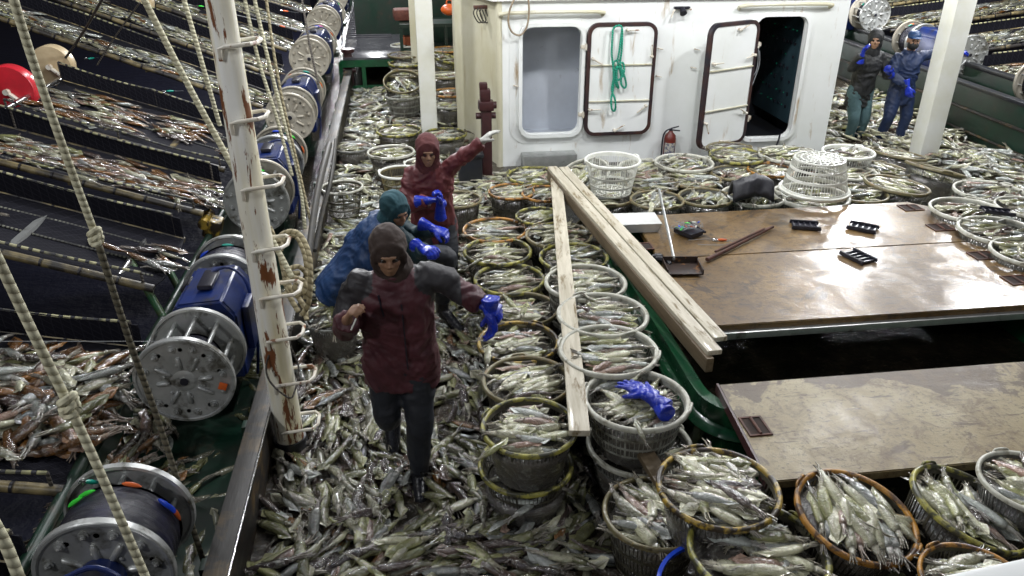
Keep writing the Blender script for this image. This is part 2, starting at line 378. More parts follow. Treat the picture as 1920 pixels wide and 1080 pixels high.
        o = bpy.data.objects.new(name, me); COL.objects.link(o)
        if parent is not None: o.parent = parent
        elif loc is not None: o.location = loc
        return o
def smooth_path(P, k):
    P = [Vector(p) for p in P]; out = []
    for i in range(len(P) - 1):
        p0 = P[max(i - 1, 0)]; p1 = P[i]; p2 = P[i + 1]; p3 = P[min(i + 2, len(P) - 1)]
        for j in range(k):
            t = j / k
            out.append(.5 * ((2 * p1) + (p2 - p0) * t + (2 * p0 - 5 * p1 + 4 * p2 - p3) * t * t + (3 * p1 - p0 - 3 * p2 + p3) * t ** 3))
    out.append(P[-1]); return out
def rrect(x0, x1, z0, z1, r, n=6):
    out = []
    for cx, cz, a in ((x1 - r, z1 - r, 0), (x0 + r, z1 - r, 90), (x0 + r, z0 + r, 180), (x1 - r, z0 + r, 270)):
        for k in range(n + 1):
            t = R(a + 90 * k / n); out.append((cx + r * math.cos(t), cz + r * math.sin(t)))
    return out
def sheer(y): return .035 * max(0., y - 8.)

# ------------------------------------------------------------------ setting
g = G(); g.box((0, 0, -2.05), (900, 900, .1)); tag(g.build('sea', M['seam'], smooth=False), kind='structure')
g = G(); rows = [(-2, 0), (8, 0), (24, sheer(24))]
vs = []
for y, z in rows: vs += [(-1.98, y, z - .042), (9.1, y, z - .042)]
g.add(vs, [[0, 1, 3, 2], [2, 3, 5, 4]])
tag(g.build('deck', M['slime'], smooth=False), kind='structure')

# port hull side and gutter
bw = empty('bulwark', (-1.98, 6, 0), 'dark green port bulwark of the boat, carrying the row of line reels', 'bulwark')
g = G(); g.add([(-2.02, -2, -2.2), (-2.02, 24, -2.2), (-2.02, 24, .9), (-2.02, 8, .32), (-2.02, -2, .3), (-1.94, -2, -2.2), (-1.94, 24, -2.2), (-1.94, 24, .9), (-1.94, 8, .32), (-1.94, -2, .3)],
      [[0, 1, 2, 3, 4], [9, 8, 7, 6, 5], [4, 3, 8, 9], [3, 2, 7, 8], [0, 4, 9, 5], [1, 6, 7, 2], [0, 5, 6, 1]])
g.build('side_plate', M['greendark'], bw, smooth=False)
g = G(); g.box((-1.53, 6, -.045), (.80, 16, .012)); g.build('gutter_plate', M['greendark'], bw, smooth=False)
g = G(); g.tube([(-1.98, -2, .33), (-1.98, 8, .35), (-1.98, 24, .93)], .035, 10); g.build('top_rail', M['greendark'], bw)
pb = empty('pen_board', (-1.05, 6, 0), 'long wet brown timber board fencing the deck pen off from the reels', 'board')
for y0, y1 in ((-1, 4.36), (4.4, 7.9), (7.94, 11.5), (11.54, 15)):
    g = G(); g.bar((-1.06, y0, .06 + sheer(y0)), (-1.06, y1, .06 + sheer(y1)), .07, .42, .008); g.build('board', M['timber'], pb, angle=30)
g = G()
for y0, y1 in ((-1, 7.9), (7.9, 15)): g.bar((-1.07, y0, .29 + sheer(y0)), (-1.07, y1, .29 + sheer(y1)), .12, .03, .008)
g.build('cap', M['timber'], pb, angle=30)
g = G(); g.tube([(-1.005, -1, .30), (-1.005, 8, .30), (-1.005, 15, .30 + sheer(15))], .006, 8); g.build('edge_strip', M['chrome'], pb)
for y in np.arange(-.5, 15, 1.15): g = G(); g.box((-1.14, y, .05 + sheer(y)), (.05, .08, .46), b=.006); g.build('post', M['greendark'], pb)
# starboard bulwark
sb = empty('bulwark', (8.4, 10, 0), 'black-green starboard bulwark beyond the right hand white post', 'bulwark')
g = G(); g.bar((8.25, 4, .2), (8.25, 20, .5), .06, .85, .01); g.build('inner_plate', M['greendark'], sb, angle=30)
g = G(); g.bar((8.75, 3, .1), (8.75, 20, .4), .08, 1.3, .01); g.build('side_plate', M['greendark'], sb, angle=30)
g = G(); g.bar((8.25, 4, .65), (8.25, 20, .95), .14, .05, .01); g.build('top_rail', M['dark'], sb, angle=30)
g = G(); g.bar((8.75, 3, .77), (8.75, 20, 1.07), .14, .06, .01); g.build('top_rail', M['dark'], sb, angle=30)
g = G(); g.tube([(8.21, 4, .33), (8.21, 20, .6)], .025, 8); g.build('rub_rail', M['timber'], sb)
g = G(); g.tube([(8.21, 4, .02), (8.21, 20, .3)], .02, 8); g.build('rub_rail', M['timber'], sb)

# ------------------------------------------------------------------ deckhouse
WY = 9.9
dh = empty('deckhouse', (3.4, 9.9, -.1), 'white steel deckhouse with two doorways and rust streaks', 'deckhouse')
def curve_wall(name, outer, holes, y, thick, mat, parent):
    cu = bpy.data.curves.new('outline', 'CURVE'); cu.dimensions = '2D'; cu.fill_mode = 'BOTH'; cu.extrude = thick / 2
    for pts in [outer] + holes:
        sp = cu.splines.new('POLY'); sp.points.add(len(pts) - 1)
        for q, (x, z) in zip(sp.points, pts): q.co = (x, z, 0, 1)
        sp.use_cyclic_u = True
    ob = bpy.data.objects.new('tmp', cu); COL.objects.link(ob)
    dg = bpy.context.evaluated_depsgraph_get(); me = bpy.data.meshes.new_from_object(ob.evaluated_get(dg))
    bpy.data.objects.remove(ob)
    me.transform(Matrix.Translation((0, y, 0)) @ Matrix.Rotation(R(90), 4, 'X')); me.transform(Matrix.Translation(-Vector(parent.location)))
    me.materials.clear(); me.materials.append(mat); me.name = name
    o = bpy.data.objects.new(name, me); COL.objects.link(o); o.parent = parent; return o
D1 = (1.43, 2.18, .46, 1.81); D2 = (4.47, 5.16, .30, 1.88)
ZT = 2.12
curve_wall('wall', [(1.13, -.12), (5.72, -.12), (5.72, ZT), (1.13, ZT)], [rrect(*D1, .13), rrect(*D2, .13)], WY, .05, M['white'], dh)
g = G()
def vwall(g, a, b, z0, z1, t=.05):
    g.bar((a[0], a[1], (z0 + z1) / 2), (b[0], b[1], (z0 + z1) / 2), t, z1 - z0)
vwall(g, (1.145, 9.93), (.70, 11.3), -.12, 2.6); vwall(g, (.70, 11.3), (.85, 14.5), -.12, 2.6); vwall(g, (5.70, 9.93), (5.70, 14.5), -.12, ZT)
vwall(g, (.85, 14.5), (5.7, 14.5), -.12, ZT)
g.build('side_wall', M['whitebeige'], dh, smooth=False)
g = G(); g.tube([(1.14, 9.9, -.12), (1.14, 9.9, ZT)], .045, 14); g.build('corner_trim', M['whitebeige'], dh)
g = G(); g.add([(1.05, 9.82, ZT), (5.8, 9.82, ZT), (5.8, 14.6, ZT), (.8, 14.6, ZT), (.62, 11.3, ZT), (1.05, 9.82, ZT + .06), (5.8, 9.82, ZT + .06), (5.8, 14.6, ZT + .06), (.8, 14.6, ZT + .06), (.62, 11.3, ZT + .06)],
      [[4, 3, 2, 1, 0], [5, 6, 7, 8, 9], [0, 1, 6, 5], [1, 2, 7, 6], [2, 3, 8, 7], [3, 4, 9, 8], [4, 0, 5, 9]])
g.build('roof', M['white'], dh, smooth=False)
for x0, x1, ry in ((1.25, 2.35, 1.985), (4.3, 5.35, 2.03)):
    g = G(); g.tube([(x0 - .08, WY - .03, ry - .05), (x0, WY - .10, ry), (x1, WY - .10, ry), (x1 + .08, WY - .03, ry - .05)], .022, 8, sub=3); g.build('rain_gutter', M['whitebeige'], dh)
for (x0, x1, z0, z1) in (D1, D2):
    g = G(); g.ring(rrect(x0 - .05, x1 + .05, z0 - .05, z1 + .05, .17), rrect(x0 - .004, x1 + .004, z0 - .004, z1 + .004, .13), WY - .085, WY + .03)
    g.ring(rrect(x0 - .16, x1 + .12, z0 - .13, z1 + .12, .22), rrect(x0 - .046, x1 + .046, z0 - .046, z1 + .046, .166), WY - .034, WY - .022)
    g.build('door_frame', M['white'], dh, angle=30)
# rooms behind the doorways
g = G(); g.box((1.8, 10.62, 1.1), (1.5, .04, 2.0)); g.box((1.18, 10.3, 1.1), (.04, .7, 2.0)); g.box((2.5, 10.3, 1.1), (.04, .7, 2.0)); g.box((1.8, 10.3, .3), (1.3, .7, .04))
g.build('inner_bulkhead', M['interior'], dh, smooth=False)
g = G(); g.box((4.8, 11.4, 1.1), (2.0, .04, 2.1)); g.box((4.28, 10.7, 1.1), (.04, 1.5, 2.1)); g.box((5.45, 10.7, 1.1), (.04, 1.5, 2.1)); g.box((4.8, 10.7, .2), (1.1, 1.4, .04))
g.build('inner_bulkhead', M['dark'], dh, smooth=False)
def led_mat():
    m, nt, b = new_mat('green_indicator'); b.inputs['Base Color'].default_value = (0, .4, .2, 1); b.inputs['Emission Color'].default_value = (.02, .6, .3, 1); b.inputs['Emission Strength'].default_value = .12; return m
M['led'] = led_mat()
cp = G(); cp.box((5.3, 10.75, 1.15), (.1, 1.2, 1.5), b=.01); cpo = cp.build('control_panel', pmat('blue_grey_panel', (.03, .06, .075), (.02, .04, .05), None, 4, rough=.4), dh)
for i in range(7):
    for j in range(9):
        y = 10.25 + j * .115; z = .62 + i * .17; g = G()
        if rnd.random() < .13: g.ball((5.24, y, z), .007, 6, 4); g.build('indicator_lamp', M['led'], cpo)
        elif rnd.random() < .7: g.box((5.242, y, z), (.02, .03, .02 + .03 * rnd.random())); g.build('switch', M['black'], cpo, smooth=False)
g = G()
for k in range(9): g.tube([(4.42 + .025 * k, 10.25 + .02 * (k % 2), .3), (4.42 + .025 * k, 10.25 + .02 * (k % 2), 1.9)], .02, 6)
g.build('curtain', pmat('brown_cloth', (.09, .03, .015), (.06, .02, .01), None, 6, rough=.8), dh)
def door(xl, w, z0, z1, hingeright, ang, y, dogs):
    """door leaf drawn around its hinge then swung"""
    h = (xl + w if hingeright else xl); sgn = -1 if hingeright else 1
    rot = Matrix.Translation((h, y, 0)) @ Matrix.Rotation(R(ang), 4, 'Z') @ Matrix.Translation((-h, -y, 0))
    x0, x1 = xl, xl + w
    g = G(); g.outline(rrect(x0 + .03, x1 - .03, z0 + .03, z1 - .03, .11), y - .05, y); g.xf(rot); leaf = g.build('door', M['white'], dh, angle=30)
    g = G(); g.ring(rrect(x0, x1, z0, z1, .14), rrect(x0 + .045, x1 - .045, z0 + .045, z1 - .045, .10), y - .058, y + .004); g.xf(rot); g.build('gasket', M['gasket'], leaf, angle=30)
    for t in (.36, .68):
        z = z0 + (z1 - z0) * (1 - t); g = G(); g.box(((x0 + x1) / 2, y - .062, z), (w - .09, .02, .016), b=.004)
        g.xf(rot); g.build('stiffener', M['whitebeige'], leaf)
    for dx, dz, a in dogs:
        g = G(); cx, cz = x0 + dx * w, z0 + dz * (z1 - z0)
        g.cyl((cx, y - .04, cz), (cx, y - .10, cz), .018, n=10); g.ball((cx, y - .10, cz), .02, 8, 6)
        g.tube([(cx, y - .09, cz), (cx + .15 * math.cos(R(a)), y - .10, cz + .15 * math.sin(R(a)))], [.012, .008], 8)
        g.xf(rot); g.build('handle', M['rodpaint'], leaf)
    for t in (.2, .8):
        g = G(); g.box((h - sgn * .03, y - .02, z0 + t * (z1 - z0)), (.1, .05, .05), b=.008); g.cyl((h - sgn * .02, y - .05, z0 + t * (z1 - z0) - .04), (h - sgn * .02, y - .05, z0 + t * (z1 - z0) + .04), .014, n=8)
        g.xf(rot); g.build('hinge', M['rodpaint'], leaf)
    return rot
door(2.25, .90, .42, 1.85, False, 0, WY - .05, [(.08, .7, -30), (.93, .71, 95), (.55, .94, 0), (.06, .25, 0), (.9, .27, 215), (.45, .05, 30)])
door(3.62, .86, .26, 1.86, True, 24, WY - .05, [(.1, .7, 0), (.92, .73, 190), (.55, .94, 20), (.07, .23, -70), (.9, .26, 150), (.45, .05, 0)])
# small lamp / camera bracket on the wall, hooks, cable
t = empty('wall_light', (3.45, WY - .1, 1.98), 'small dark swivel lamp bracket high on the white wall between the doors', 'wall light')
g = G(); g.box((3.45, WY - .06, 2.01), (.2, .06, .03), b=.005); g.cyl((3.45, WY - .08, 2.0), (3.45, WY - .14, 1.95), .03, .045, 14); g.build('lamp_head', M['black'], t)
g = G(); g.tube([(3.38, WY - .06, 2.0), (3.33, WY - .1, 1.97), (3.31, WY - .1, 1.90)], .01, 8); g.tube([(3.52, WY - .06, 2.0), (3.56, WY - .1, 1.99)], .012, 8); g.build('arm', M['rodpaint'], t)
for k, (x, z) in enumerate(((3.68, 1.5), (3.66, 1.27), (3.2, 1.17), (1.32, 1.1), (3.19, 1.52))):
    g = G(); g.tube([(x, WY, z), (x, WY - .06, z), (x + .06, WY - .07, z - .01)], .008, 6)
    tag(g.build('wall_hook', M['rodpaint'], loc=(x, WY, z)), ['thin peg on the white wall just left of the angled door, higher', 'thin peg on the white wall left of the angled door, lower', 'small peg on the wall just right of the roped door, lower', 'small peg on the wall left of the grey doorway', 'small peg on the wall right of the roped door, upper'][k], 'hook')
g = G(); pts = [atY(x, y, WY - .14) for x, y in ((990, -8), (992, 22), (987, 52), (975, 66), (960, 60), (953, 40), (957, 15), (968, -8))]
g.tube(pts, .012, 8, sub=5); tag(g.build('cable_loop', M['hose'], loc=tuple(pts[0])), 'thin brown cable hanging in a loop over the grey doorway', 'cable')
g = G(); g.tube([atY(x, y, WY - .08) for x, y in ((1420, 60), (1422, 95), (1419, 130), (1408, 150), (1404, 175))], .006, 6, sub=4); g.tube([atY(x, y, WY - .1) for x, y in ((1424, 95), (1424, 120), (1416, 145), (1408, 165))], .005, 6, sub=4)
tag(g.build('line_coil', M['line'], loc=tuple(atY(1420, 60, WY))), 'thin clear line hung on the edge of the dark doorway', 'line')
g = G(); g.tube([atY(x, y, WY - .1) for x, y in ((1463, 250), (1460, 262), (1455, 275))], .012, 6, sub=3); tag(g.build('power_cable', M['black'], loc=tuple(atY(1463, 250, WY))), 'black cable hanging out under the sill of the dark doorway', 'cable')
# green rope on the door
rp = []
Y0 = WY - .16
def P(x, y, dy=0): return tuple(atY(x, y, Y0 + dy))
g = G()
for pts in (((1149, 56), (1147, 100), (1150, 130), (1150, 165), (1146, 185), (1147, 204), (1152, 208), (1154, 200), (1153, 185), (1147, 168), (1152, 140), (1155, 125)),
            ((1149, 56), (1155, 49), (1166, 52), (1166, 90), (1163, 120), (1170, 140), (1174, 158), (1171, 165), (1165, 158), (1164, 140), (1158, 122), (1156, 150), (1160, 165), (1154, 155), (1150, 120), (1160, 112)),
            ((1166, 55), (1162, 90), (1158, 118), (1168, 118), (1170, 135), (1160, 150), (1154, 140), (1162, 125), (1168, 145))):
    g.tube([P(x, y, -.012 * (i % 3)) for i, (x, y) in enumerate(pts)], .013, 8, sub=5)
tag(g.build('green_rope', M['ropegreen'], loc=P(1158, 52)), 'green twisted rope hanging knotted from the door handle', 'rope')
# extinguisher
ex = atz(1248, 292, .12); ex = (float(3.42), WY - .16, .06)
t = empty('fire_extinguisher', ex, 'small red fire extinguisher with a printed label beside the wall', 'fire extinguisher')
g = G(); g.lathe([(0, 0), (.075, 0), (.08, .015), (.08, .30), (.07, .35), (.035, .385), (.025, .41), (0, .41)], 24, c=ex); g.build('tank', M['extred'], t)
g = G(); g.cyl((ex[0], ex[1], ex[2] + .40), (ex[0], ex[1], ex[2] + .44), .022, n=10); g.tube([(ex[0], ex[1], ex[2] + .44), (ex[0] + .10, ex[1] - .02, ex[2] + .47)], .01, 6); g.tube([(ex[0], ex[1], ex[2] + .42), (ex[0] + .12, ex[1] - .02, ex[2] + .41)], .01, 6); g.build('valve', M['black'], t)
g = G(); g.tube([(ex[0], ex[1], ex[2] + .43), (ex[0] - .06, ex[1], ex[2] + .41), (ex[0] - .1, ex[1], ex[2] + .32), (ex[0] - .1, ex[1], ex[2] + .05)], .011, 8, sub=4); g.build('hose', M['black'], t)
g = G(); th = [R(200 + 8 * k) for k in range(15)]
vs = [(ex[0] + .0815 * math.cos(a), ex[1] + .0815 * math.sin(a), ex[2] + z) for z in (.06, .26) for a in th]
g.add(vs, [[k, k + 1, k + 16, k + 15] for k in range(14)]); g.build('label', M['label'], t)
# rust-red valve stand and bin at the corner
v0 = (.93, 9.55, 0)
t = empty('valve_post', v0, 'dark rust-red bollard-like valve post at the corner of the white deckhouse', 'valve post')
g = G(); g.box((.93, 9.55, .42), (.13, .13, .95), b=.015); g.build('stem', M['maroon'], t)
g = G(); g.box((.93, 9.55, .93), (.19, .17, .12), b=.02); g.cyl((.83, 9.55, .93), (1.06, 9.55, .93), .045, n=12); g.box((.92, 9.55, 1.06), (.13, .13, .15), b=.02); g.box((.9, 9.55, 1.17), (.1, .1, .09), b=.02); g.cyl((.80, 9.55, .80), (1.05, 9.55, .80), .04, n=12); g.build('valve_body', M['maroon'], t)
g = G(); g.box((.70, 9.45, .12), (.30, .32, .46), b=.02); g.box((.70, 9.45, .36), (.34, .36, .04), b=.01)
tag(g.build('steel_box', M['dark'], loc=(.70, 9.45, -.1)), 'dark square steel box next to the rust-red valve post', 'box')
g = G(); g.box((1.78, WY - .15, .12), (.72, .22, .2), b=.01); tag(g.build('metal_trough', M['steel'], loc=(1.78, WY - .15, 0)), 'grey trough standing under the grey doorway against the wall', 'trough')
t = empty('cable_junction', (.95, 10.5, 1.9), 'rusty bracket with hanging cable loops high on the beige side wall', 'bracket')
cj = [tuple(atY(x, y, 10.25)) for x, y in ((888, 14), (923, 12))]
g = G(); g.bar(cj[0], cj[1], .1, .04, .005); g.build('bracket', M['rust'], t)
g = G()
for dx in (0, 6, 12): g.tube([tuple(atY(x + dx, y, 10.2)) for x, y in ((891, 14), (888, 26), (897, 42), (905, 38), (898, 18))], .008, 6, sub=4)
g.build('cable', M['cable'], t)
t = tag(G().tube([tuple(atY(x, y, 10.1)) for x, y in ((924, 16), (929, 22), (932, 30))], .03, 8).build('float_lamp', M['whiteplastic'], loc=tuple(atY(924, 16, 10.1))), 'small white bulb at the corner of the deckhouse', 'lamp')

# white posts
def post(x, y, w, h, label):
    t = empty('post', (x, y, -.12), label, 'post')
    g = G(); g.box((x, y, h / 2 - .12), (w, w, h), b=.015); g.build('shaft', M['post'], t)
    g = G(); g.box((x, y, -.06), (w + .12, w + .12, .05), b=.01); g.build('base_plate', M['post'], t)
post(.245, 11.0, .23, 4.6, 'square white post rising behind the worker in red, left of the deckhouse')
post(7.12, 9.68, .27, 4.2, 'square white post on the right, in front of the two distant workers')
g = G(); g.box((.12, 14.2, 2), (.12, .12, 4.4), b=.01); tag(g.build('thin_post', M['whitebeige'], loc=(.12, 14.2, 0)), 'thin cream post just behind the square white post', 'post')

# ------------------------------------------------------------------ forward deck
t = empty('gangway', (-.65, 15, 0), 'wet shiny slatted gangway leading forward at the top left of the deck', 'gangway')
g = G(); g.bar((-.63, 14.3, .70), (-.75, 20.5, 1.0), 1.05, .04, .005); g.build('ramp_plate', M['wet'], t)
for k in range(22):
    y = 16.0 + k * .2; g = G(); g.box((-.75, y, .73 + (y - 14.3) * .048), (.9, .06, .035), b=.006); g.build('slat', M['wet'], t)
g = G(); g.bar((-1.2, 14.3, .62), (-.08, 14.3, .62), .08, .12); g.bar((-1.2, 14.32, .2), (-.08, 14.32, .2), .06, .06); g.box((-.8, 14.3, .3), (.07, .07, .7)); g.box((-.12, 14.3, .3), (.07, .07, .7)); g.box((-1.2, 14.3, .3), (.07, .07, .7)); g.build('support_frame', M['green'], t, smooth=False)
t = empty('work_bench', (.6, 15.6, 0), 'dark green framed bench with shelves in the distance behind the white post', 'bench')
g = G(); g.bar((-.12, 15.2, 1.18), (1.6, 15.2, 1.18), .9, .06); g.build('top', M['greendark'], t, smooth=False)
g = G(); g.bar((-.12, 15.2, .72), (1.6, 15.2, .72), .9, .04); g.build('shelf', M['greendark'], t, smooth=False)
g = G()
for x in (-.1, .72, 1.5): g = G(); g.box((x, 14.8, .55), (.06, .06, 1.2)); g.build('leg', M['greendark'], t, smooth=False)
g = G(); g.box((.6, 16.3, 1.0), (3.2, .05, 1.8)); g.build('back_panel', M['greendark'], t, smooth=False)
g = G(); g.box((1.5, 24, .6), (8, .05, 1.3)); tag(g.build('bow_bulkhead', M['greendark'], smooth=False, loc=(1.5, 24, 0)), 'dark green bulkhead closing the far end of the deck', 'bulkhead')
g = G(); g.box((0.02, 15.2, .84), (.2, .2, .2), b=.01); tag(g.build('carton', M['cardboard'], loc=(.02, 15.2, .74)), 'small orange carton on the dark bench shelf', 'carton')
g = G(); g.box((.05, 15.3, 1.32), (.55, .4, .2), (0, 0, .1), b=.05); tag(g.build('net_bundle', pmat('brown_red_net', (.16, .05, .03), (.1, .03, .02), None, 20, rough=.7, bmp=.6, bdist=.02), loc=(.05, 15.3, 1.22)), 'brown-red bundle of netting on top of the distant bench', 'netting')
t = empty('float', (1.02, 14.6, 1.15), 'orange round float with a ring on the far bench beside the deckhouse', 'float')
fc = tuple(atY(843, 18, 14.6))
g = G(); g.ball(fc, (.16, .16, .10), 16, 10); g.build('body', M['orange'], t)
g = G(); g.tube([(fc[0] - .05, fc[1], fc[2] + .08), (fc[0] - .04, fc[1], fc[2] + .16), (fc[0] + .04, fc[1], fc[2] + .16), (fc[0] + .05, fc[1], fc[2] + .08)], .015, 8, sub=3); g.build('ring', M['orange'], t)
g = G(); q = atz(655, 130, .5); g.box((q[0], q[1], .45), (.14, .14, .7), b=.02); g.cyl((q[0], q[1], .8), (q[0], q[1], .86), .12, n=12); g.cyl((q[0] - .1, q[1] - .05, .5), (q[0] + .12, q[1] - .05, .5), .05, n=10)
tag(g.build('mooring_post', M['maroon'], loc=(q[0], q[1], 0)), 'dark red iron mooring post by the gangway foot', 'bollard')
g = G(); q = atz(690, 58, .8); g.ball((q[0], q[1], .84), (.2, .07, .05), 14, 8); tag(g.build('yellow_buoy', M['r_gold'], loc=(q[0], q[1], .8)), 'yellow slim buoy lying on the gangway', 'buoy')

# ------------------------------------------------------------------ hatch
hc = empty('hatch_coaming', (3.2, 5, 0), 'glossy green steel hatch coaming with a rounded corner beside the white baskets', 'hatch coaming')
HX0, HX1, HY0, HY1 = 1.64, 4.95, 3.48, 6.5
g = G(); n = 8
def ringpts(x0, x1, y0, y1, r): return rrect(x0, x1, y0, y1, r, n)
prof = [(0, -.12), (0, .28), (-.03, .30), (-.05, .33), (-.03, .37), (0, .38), (.0, .50), (.07, .50), (.07, -1.3)]
vs = []; 
for off, z in prof:
    for x, y in ringpts(HX0 + off, HX1 - off, HY0 + off, HY1 - off, .32 - off * .6): vs.append((x, y, z))
m = len(ringpts(0, 1, 0, 1, .1)); fs = [[i * m + k, i * m + (k + 1) % m, (i + 1) * m + (k + 1) % m, (i + 1) * m + k] for i in range(len(prof) - 1) for k in range(m)]
g.add(vs, fs); g.build('coaming_wall', M['green'], hc, angle=60)
g = G(); g.box((3.3, 5, -1.32), (3.4, 3.2, .04)); g.build('hold_floor', pmat('navy_hold_paint', (.006, .010, .032), (.008, .014, .04), None, 2, rough=.8, bmp=0), hc, smooth=False)
def hatch(name, label, pts, z0, z1, mat, edge, recess):
    t = empty(name, (pts[0][0], pts[0][1], z0), label, 'hatch cover')
    g = G(); k = len(pts)
    ii = [(x, y) for x, y in pts]
    bm = bmesh.new(); f = bm.faces.new([bm.verts.new((x, y, z0)) for x, y in ii]); r = bmesh.ops.extrude_face_region(bm, geom=[f])
    for q in r['geom']:
        if isinstance(q, bmesh.types.BMVert): q.co.z = z1
    bmesh.ops.bevel(bm, geom=bm.edges[:], offset=.006, segments=2, affect='EDGES'); bm.verts.index_update()
    g.add([v.co for v in bm.verts], [[v.index for v in f.verts] for f in bm.faces]); bm.free()
    g.build('board', mat, t, angle=30)
    for (x, y, w, h, a) in recess:
        m = Matrix.Translation((x, y, z1 + .002)) @ Matrix.Rotation(a, 4, 'Z')
        g = G(); g.box((0, 0, 0), (w, h, .004)); g.xf(m); o = g.build('handle_recess', M['pit'], t, smooth=False)  # flat dark plate, no hollow cut; the recess shade is in its colour
        g = G(); g.tube([(0, -h / 2, .008), (0, h / 2, .008)], .009, 8); g.xf(m); g.build('bar', M['rust'], o)
        g = G()
        for s_ in (-1, 1): g.box((s_ * (w / 2 + .006), 0, .003), (.012, h + .024, .008)); g.box((0, s_ * (h / 2 + .006), .003), (w, .012, .008))
        g.xf(m); g.build('recess_frame', M['rust'], o, smooth=False)
    if edge:
        g = G(); g.bar(edge[0], edge[1], .05, .05, .004); g.build('edge_strip', M['steel'], t)
    return t
rc = lambda x, y, z=.60: tuple(atz(x, y, z)[:2])
far = [(1.93, 5.50), (5.02, 5.50), (4.98, 6.2), (4.72, 6.47), (1.97, 6.45)]
near = [(1.86, 4.37), (5.0, 4.37), (5.02, 5.492), (1.93, 5.492)]
hatch('hatch_cover', 'wet brown hatch board on the far side with its rear right corner rounded', far, .54, .60, M['hatch'], None,
      [(*rc(1707, 390), .17, .13, 0), (*rc(1763, 427), .17, .13, 0)])
hatch('hatch_cover', 'wet glaring hatch board nearest the dark open gap, behind the opening', near, .54, .60, M['hatch'], ((1.9, 4.355, .53), (5.0, 4.355, .53)),
      [(*rc(1842, 480), .17, .13, 0), (*rc(1908, 526), .17, .13, 0), (*rc(1203, 463), .16, .12, 0)])
low = [(1.77, 3.745), (5.1, 3.745), (5.1, 2.86), (1.70, 2.86)]
low = low[::-1]
t = hatch('hatch_cover', 'scuffed pale hatch board in front of the dark opening, behind the nearest baskets', low, .50, .555, M['hatch2'], None, [(*rc(1416, 800, .555), .11, .15, 0)])
g = G(); g.bar((1.765, 3.75, .528), (1.697, 2.87, .528), .014, .062); g.build('painted_edge', M['maroon'], t, smooth=False)
for x in (1.95, 3.4, 4.8): g = G(); g.box((x, 3.25, .19), (.08, .08, .61), b=.005); g.build('support_leg', M['greendark'], t)

# planks
def plank(name, label, p0, p1, w, h, mat, extra=None):
    g = G(); g.bar(p0, p1, w, h, .005); d = (Vector(p1) - Vector(p0))
    mid = tuple((Vector(p0) + Vector(p1)) / 2)
    rot = d.to_track_quat('Y', 'Z').to_matrix().to_4x4()
    inv = (Matrix.Translation(mid) @ rot).inverted(); g.xf(inv)
    me_loc = mid
    o = g.build(name, mat, angle=30); o.matrix_world = Matrix.Translation(mid) @ rot
    return tag(o, label, 'plank', 'timber planks lying over the baskets')
plank('plank', 'narrow weathered plank lying across the left row of baskets, single', (1.44, 7.45, .64), (.81, 3.32, .60), .115, .04, M['plank'])
plank('plank', 'brown plank standing on edge under the left side of the pale pair of planks', (1.40, 7.62, .64), (1.75, 3.86, .62), .05, .10, M['plankdark'])
plank('plank', 'pale plank on the left of the pair reaching over the hatch corner', (1.43, 7.65, .705), (1.79, 3.90, .685), .10, .035, M['plank'])
plank('plank', 'pale plank on the right of the pair reaching over the hatch corner', (1.545, 7.62, .705), (1.895, 4.07, .675), .095, .035, M['plank'])
plank('plank', 'short dirty plank end sticking out under the white basket with blue gloves', (1.18, 3.75, .36), (1.235, 3.08, .40), .10, .035, M['plankdark'])

t = empty('painted_rail', (.95, 1.3, 1.9), 'white painted rail edge cut by the bottom right corner', 'rail')
def ptd0(px, py, depth):
    d = _ray(px, py); return _C + d * (depth / (d @ _f))
ra, rb = Vector(ptd0(1560, 1178, 1.6)), Vector(ptd0(2080, 1064, 1.6)); rv = rb - ra; ra, rb = ra - rv * 3.0, rb + rv * 4.0
g = G(); g.bar(ra, rb, .10, .05, .015); g.build('rail_bar', M['white'], t)
for u in (.06, .33, .62, .9):
    c_ = ra.lerp(rb, u); g = G(); g.box((c_.x, c_.y - .02, c_.z / 2 - .03), (.05, .05, c_.z), b=.008)
    if u != .33: g.build('stanchion', M['white'], t)

# things on the hatch
def onh(x, y): q = atz(x, y, .60); return (float(q[0]), float(q[1]), .602)
q = onh(1192, 437)
t = empty('steel_tray', (q[0], q[1] + .12, .6), 'silver oblong lidded tray on the hatch beside the planks', 'tray')
g = G(); m = Matrix.Translation((q[0] + .01, q[1] + .13, .6)) @ Matrix.Rotation(-.05, 4, 'Z')
def frus(g, w, d, h, tw, td, m, z=0.):
    vs = [(sx * w / 2, sy * d / 2, z) for sx, sy in ((-1, -1), (1, -1), (1, 1), (-1, 1))] + [(sx * tw / 2, sy * td / 2, z + h) for sx, sy in ((-1, -1), (1, -1), (1, 1), (-1, 1))]
    g.add([tuple(m @ Vector(v)) for v in vs], [[3, 2, 1, 0], [4, 5, 6, 7], [0, 1, 5, 4], [1, 2, 6, 5], [2, 3, 7, 6], [3, 0, 4, 7]])
frus(g, .40, .24, .075, .44, .27, m); g.build('pan', M['alu'], t, smooth=False)
g = G(); g.box((0, 0, .081), (.45, .28, .01), b=.004); g.xf(m); g.build('lid', M['alu'], t)
q = onh(1279, 508)
t = empty('dustpan', q, 'square brown rusty dustpan with a long metal handle on the hatch', 'dustpan')
g = G(); m = Matrix.Translation(q) @ Matrix.Rotation(-.12, 4, 'Z')
g.box((0, 0, .02), (.28, .22, .012), b=.003); g.box((-.137, 0, .04), (.008, .22, .04)); g.box((.137, 0, .04), (.008, .22, .04)); g.box((0, .107, .045), (.28, .008, .06)); g.xf(m); g.build('pan', pmat('rusty_brown_plate', (.035, .02, .015), (.02, .014, .012), (.2, .09, .03), 8, 14, .6, .66, .4, bmp=.2), t)
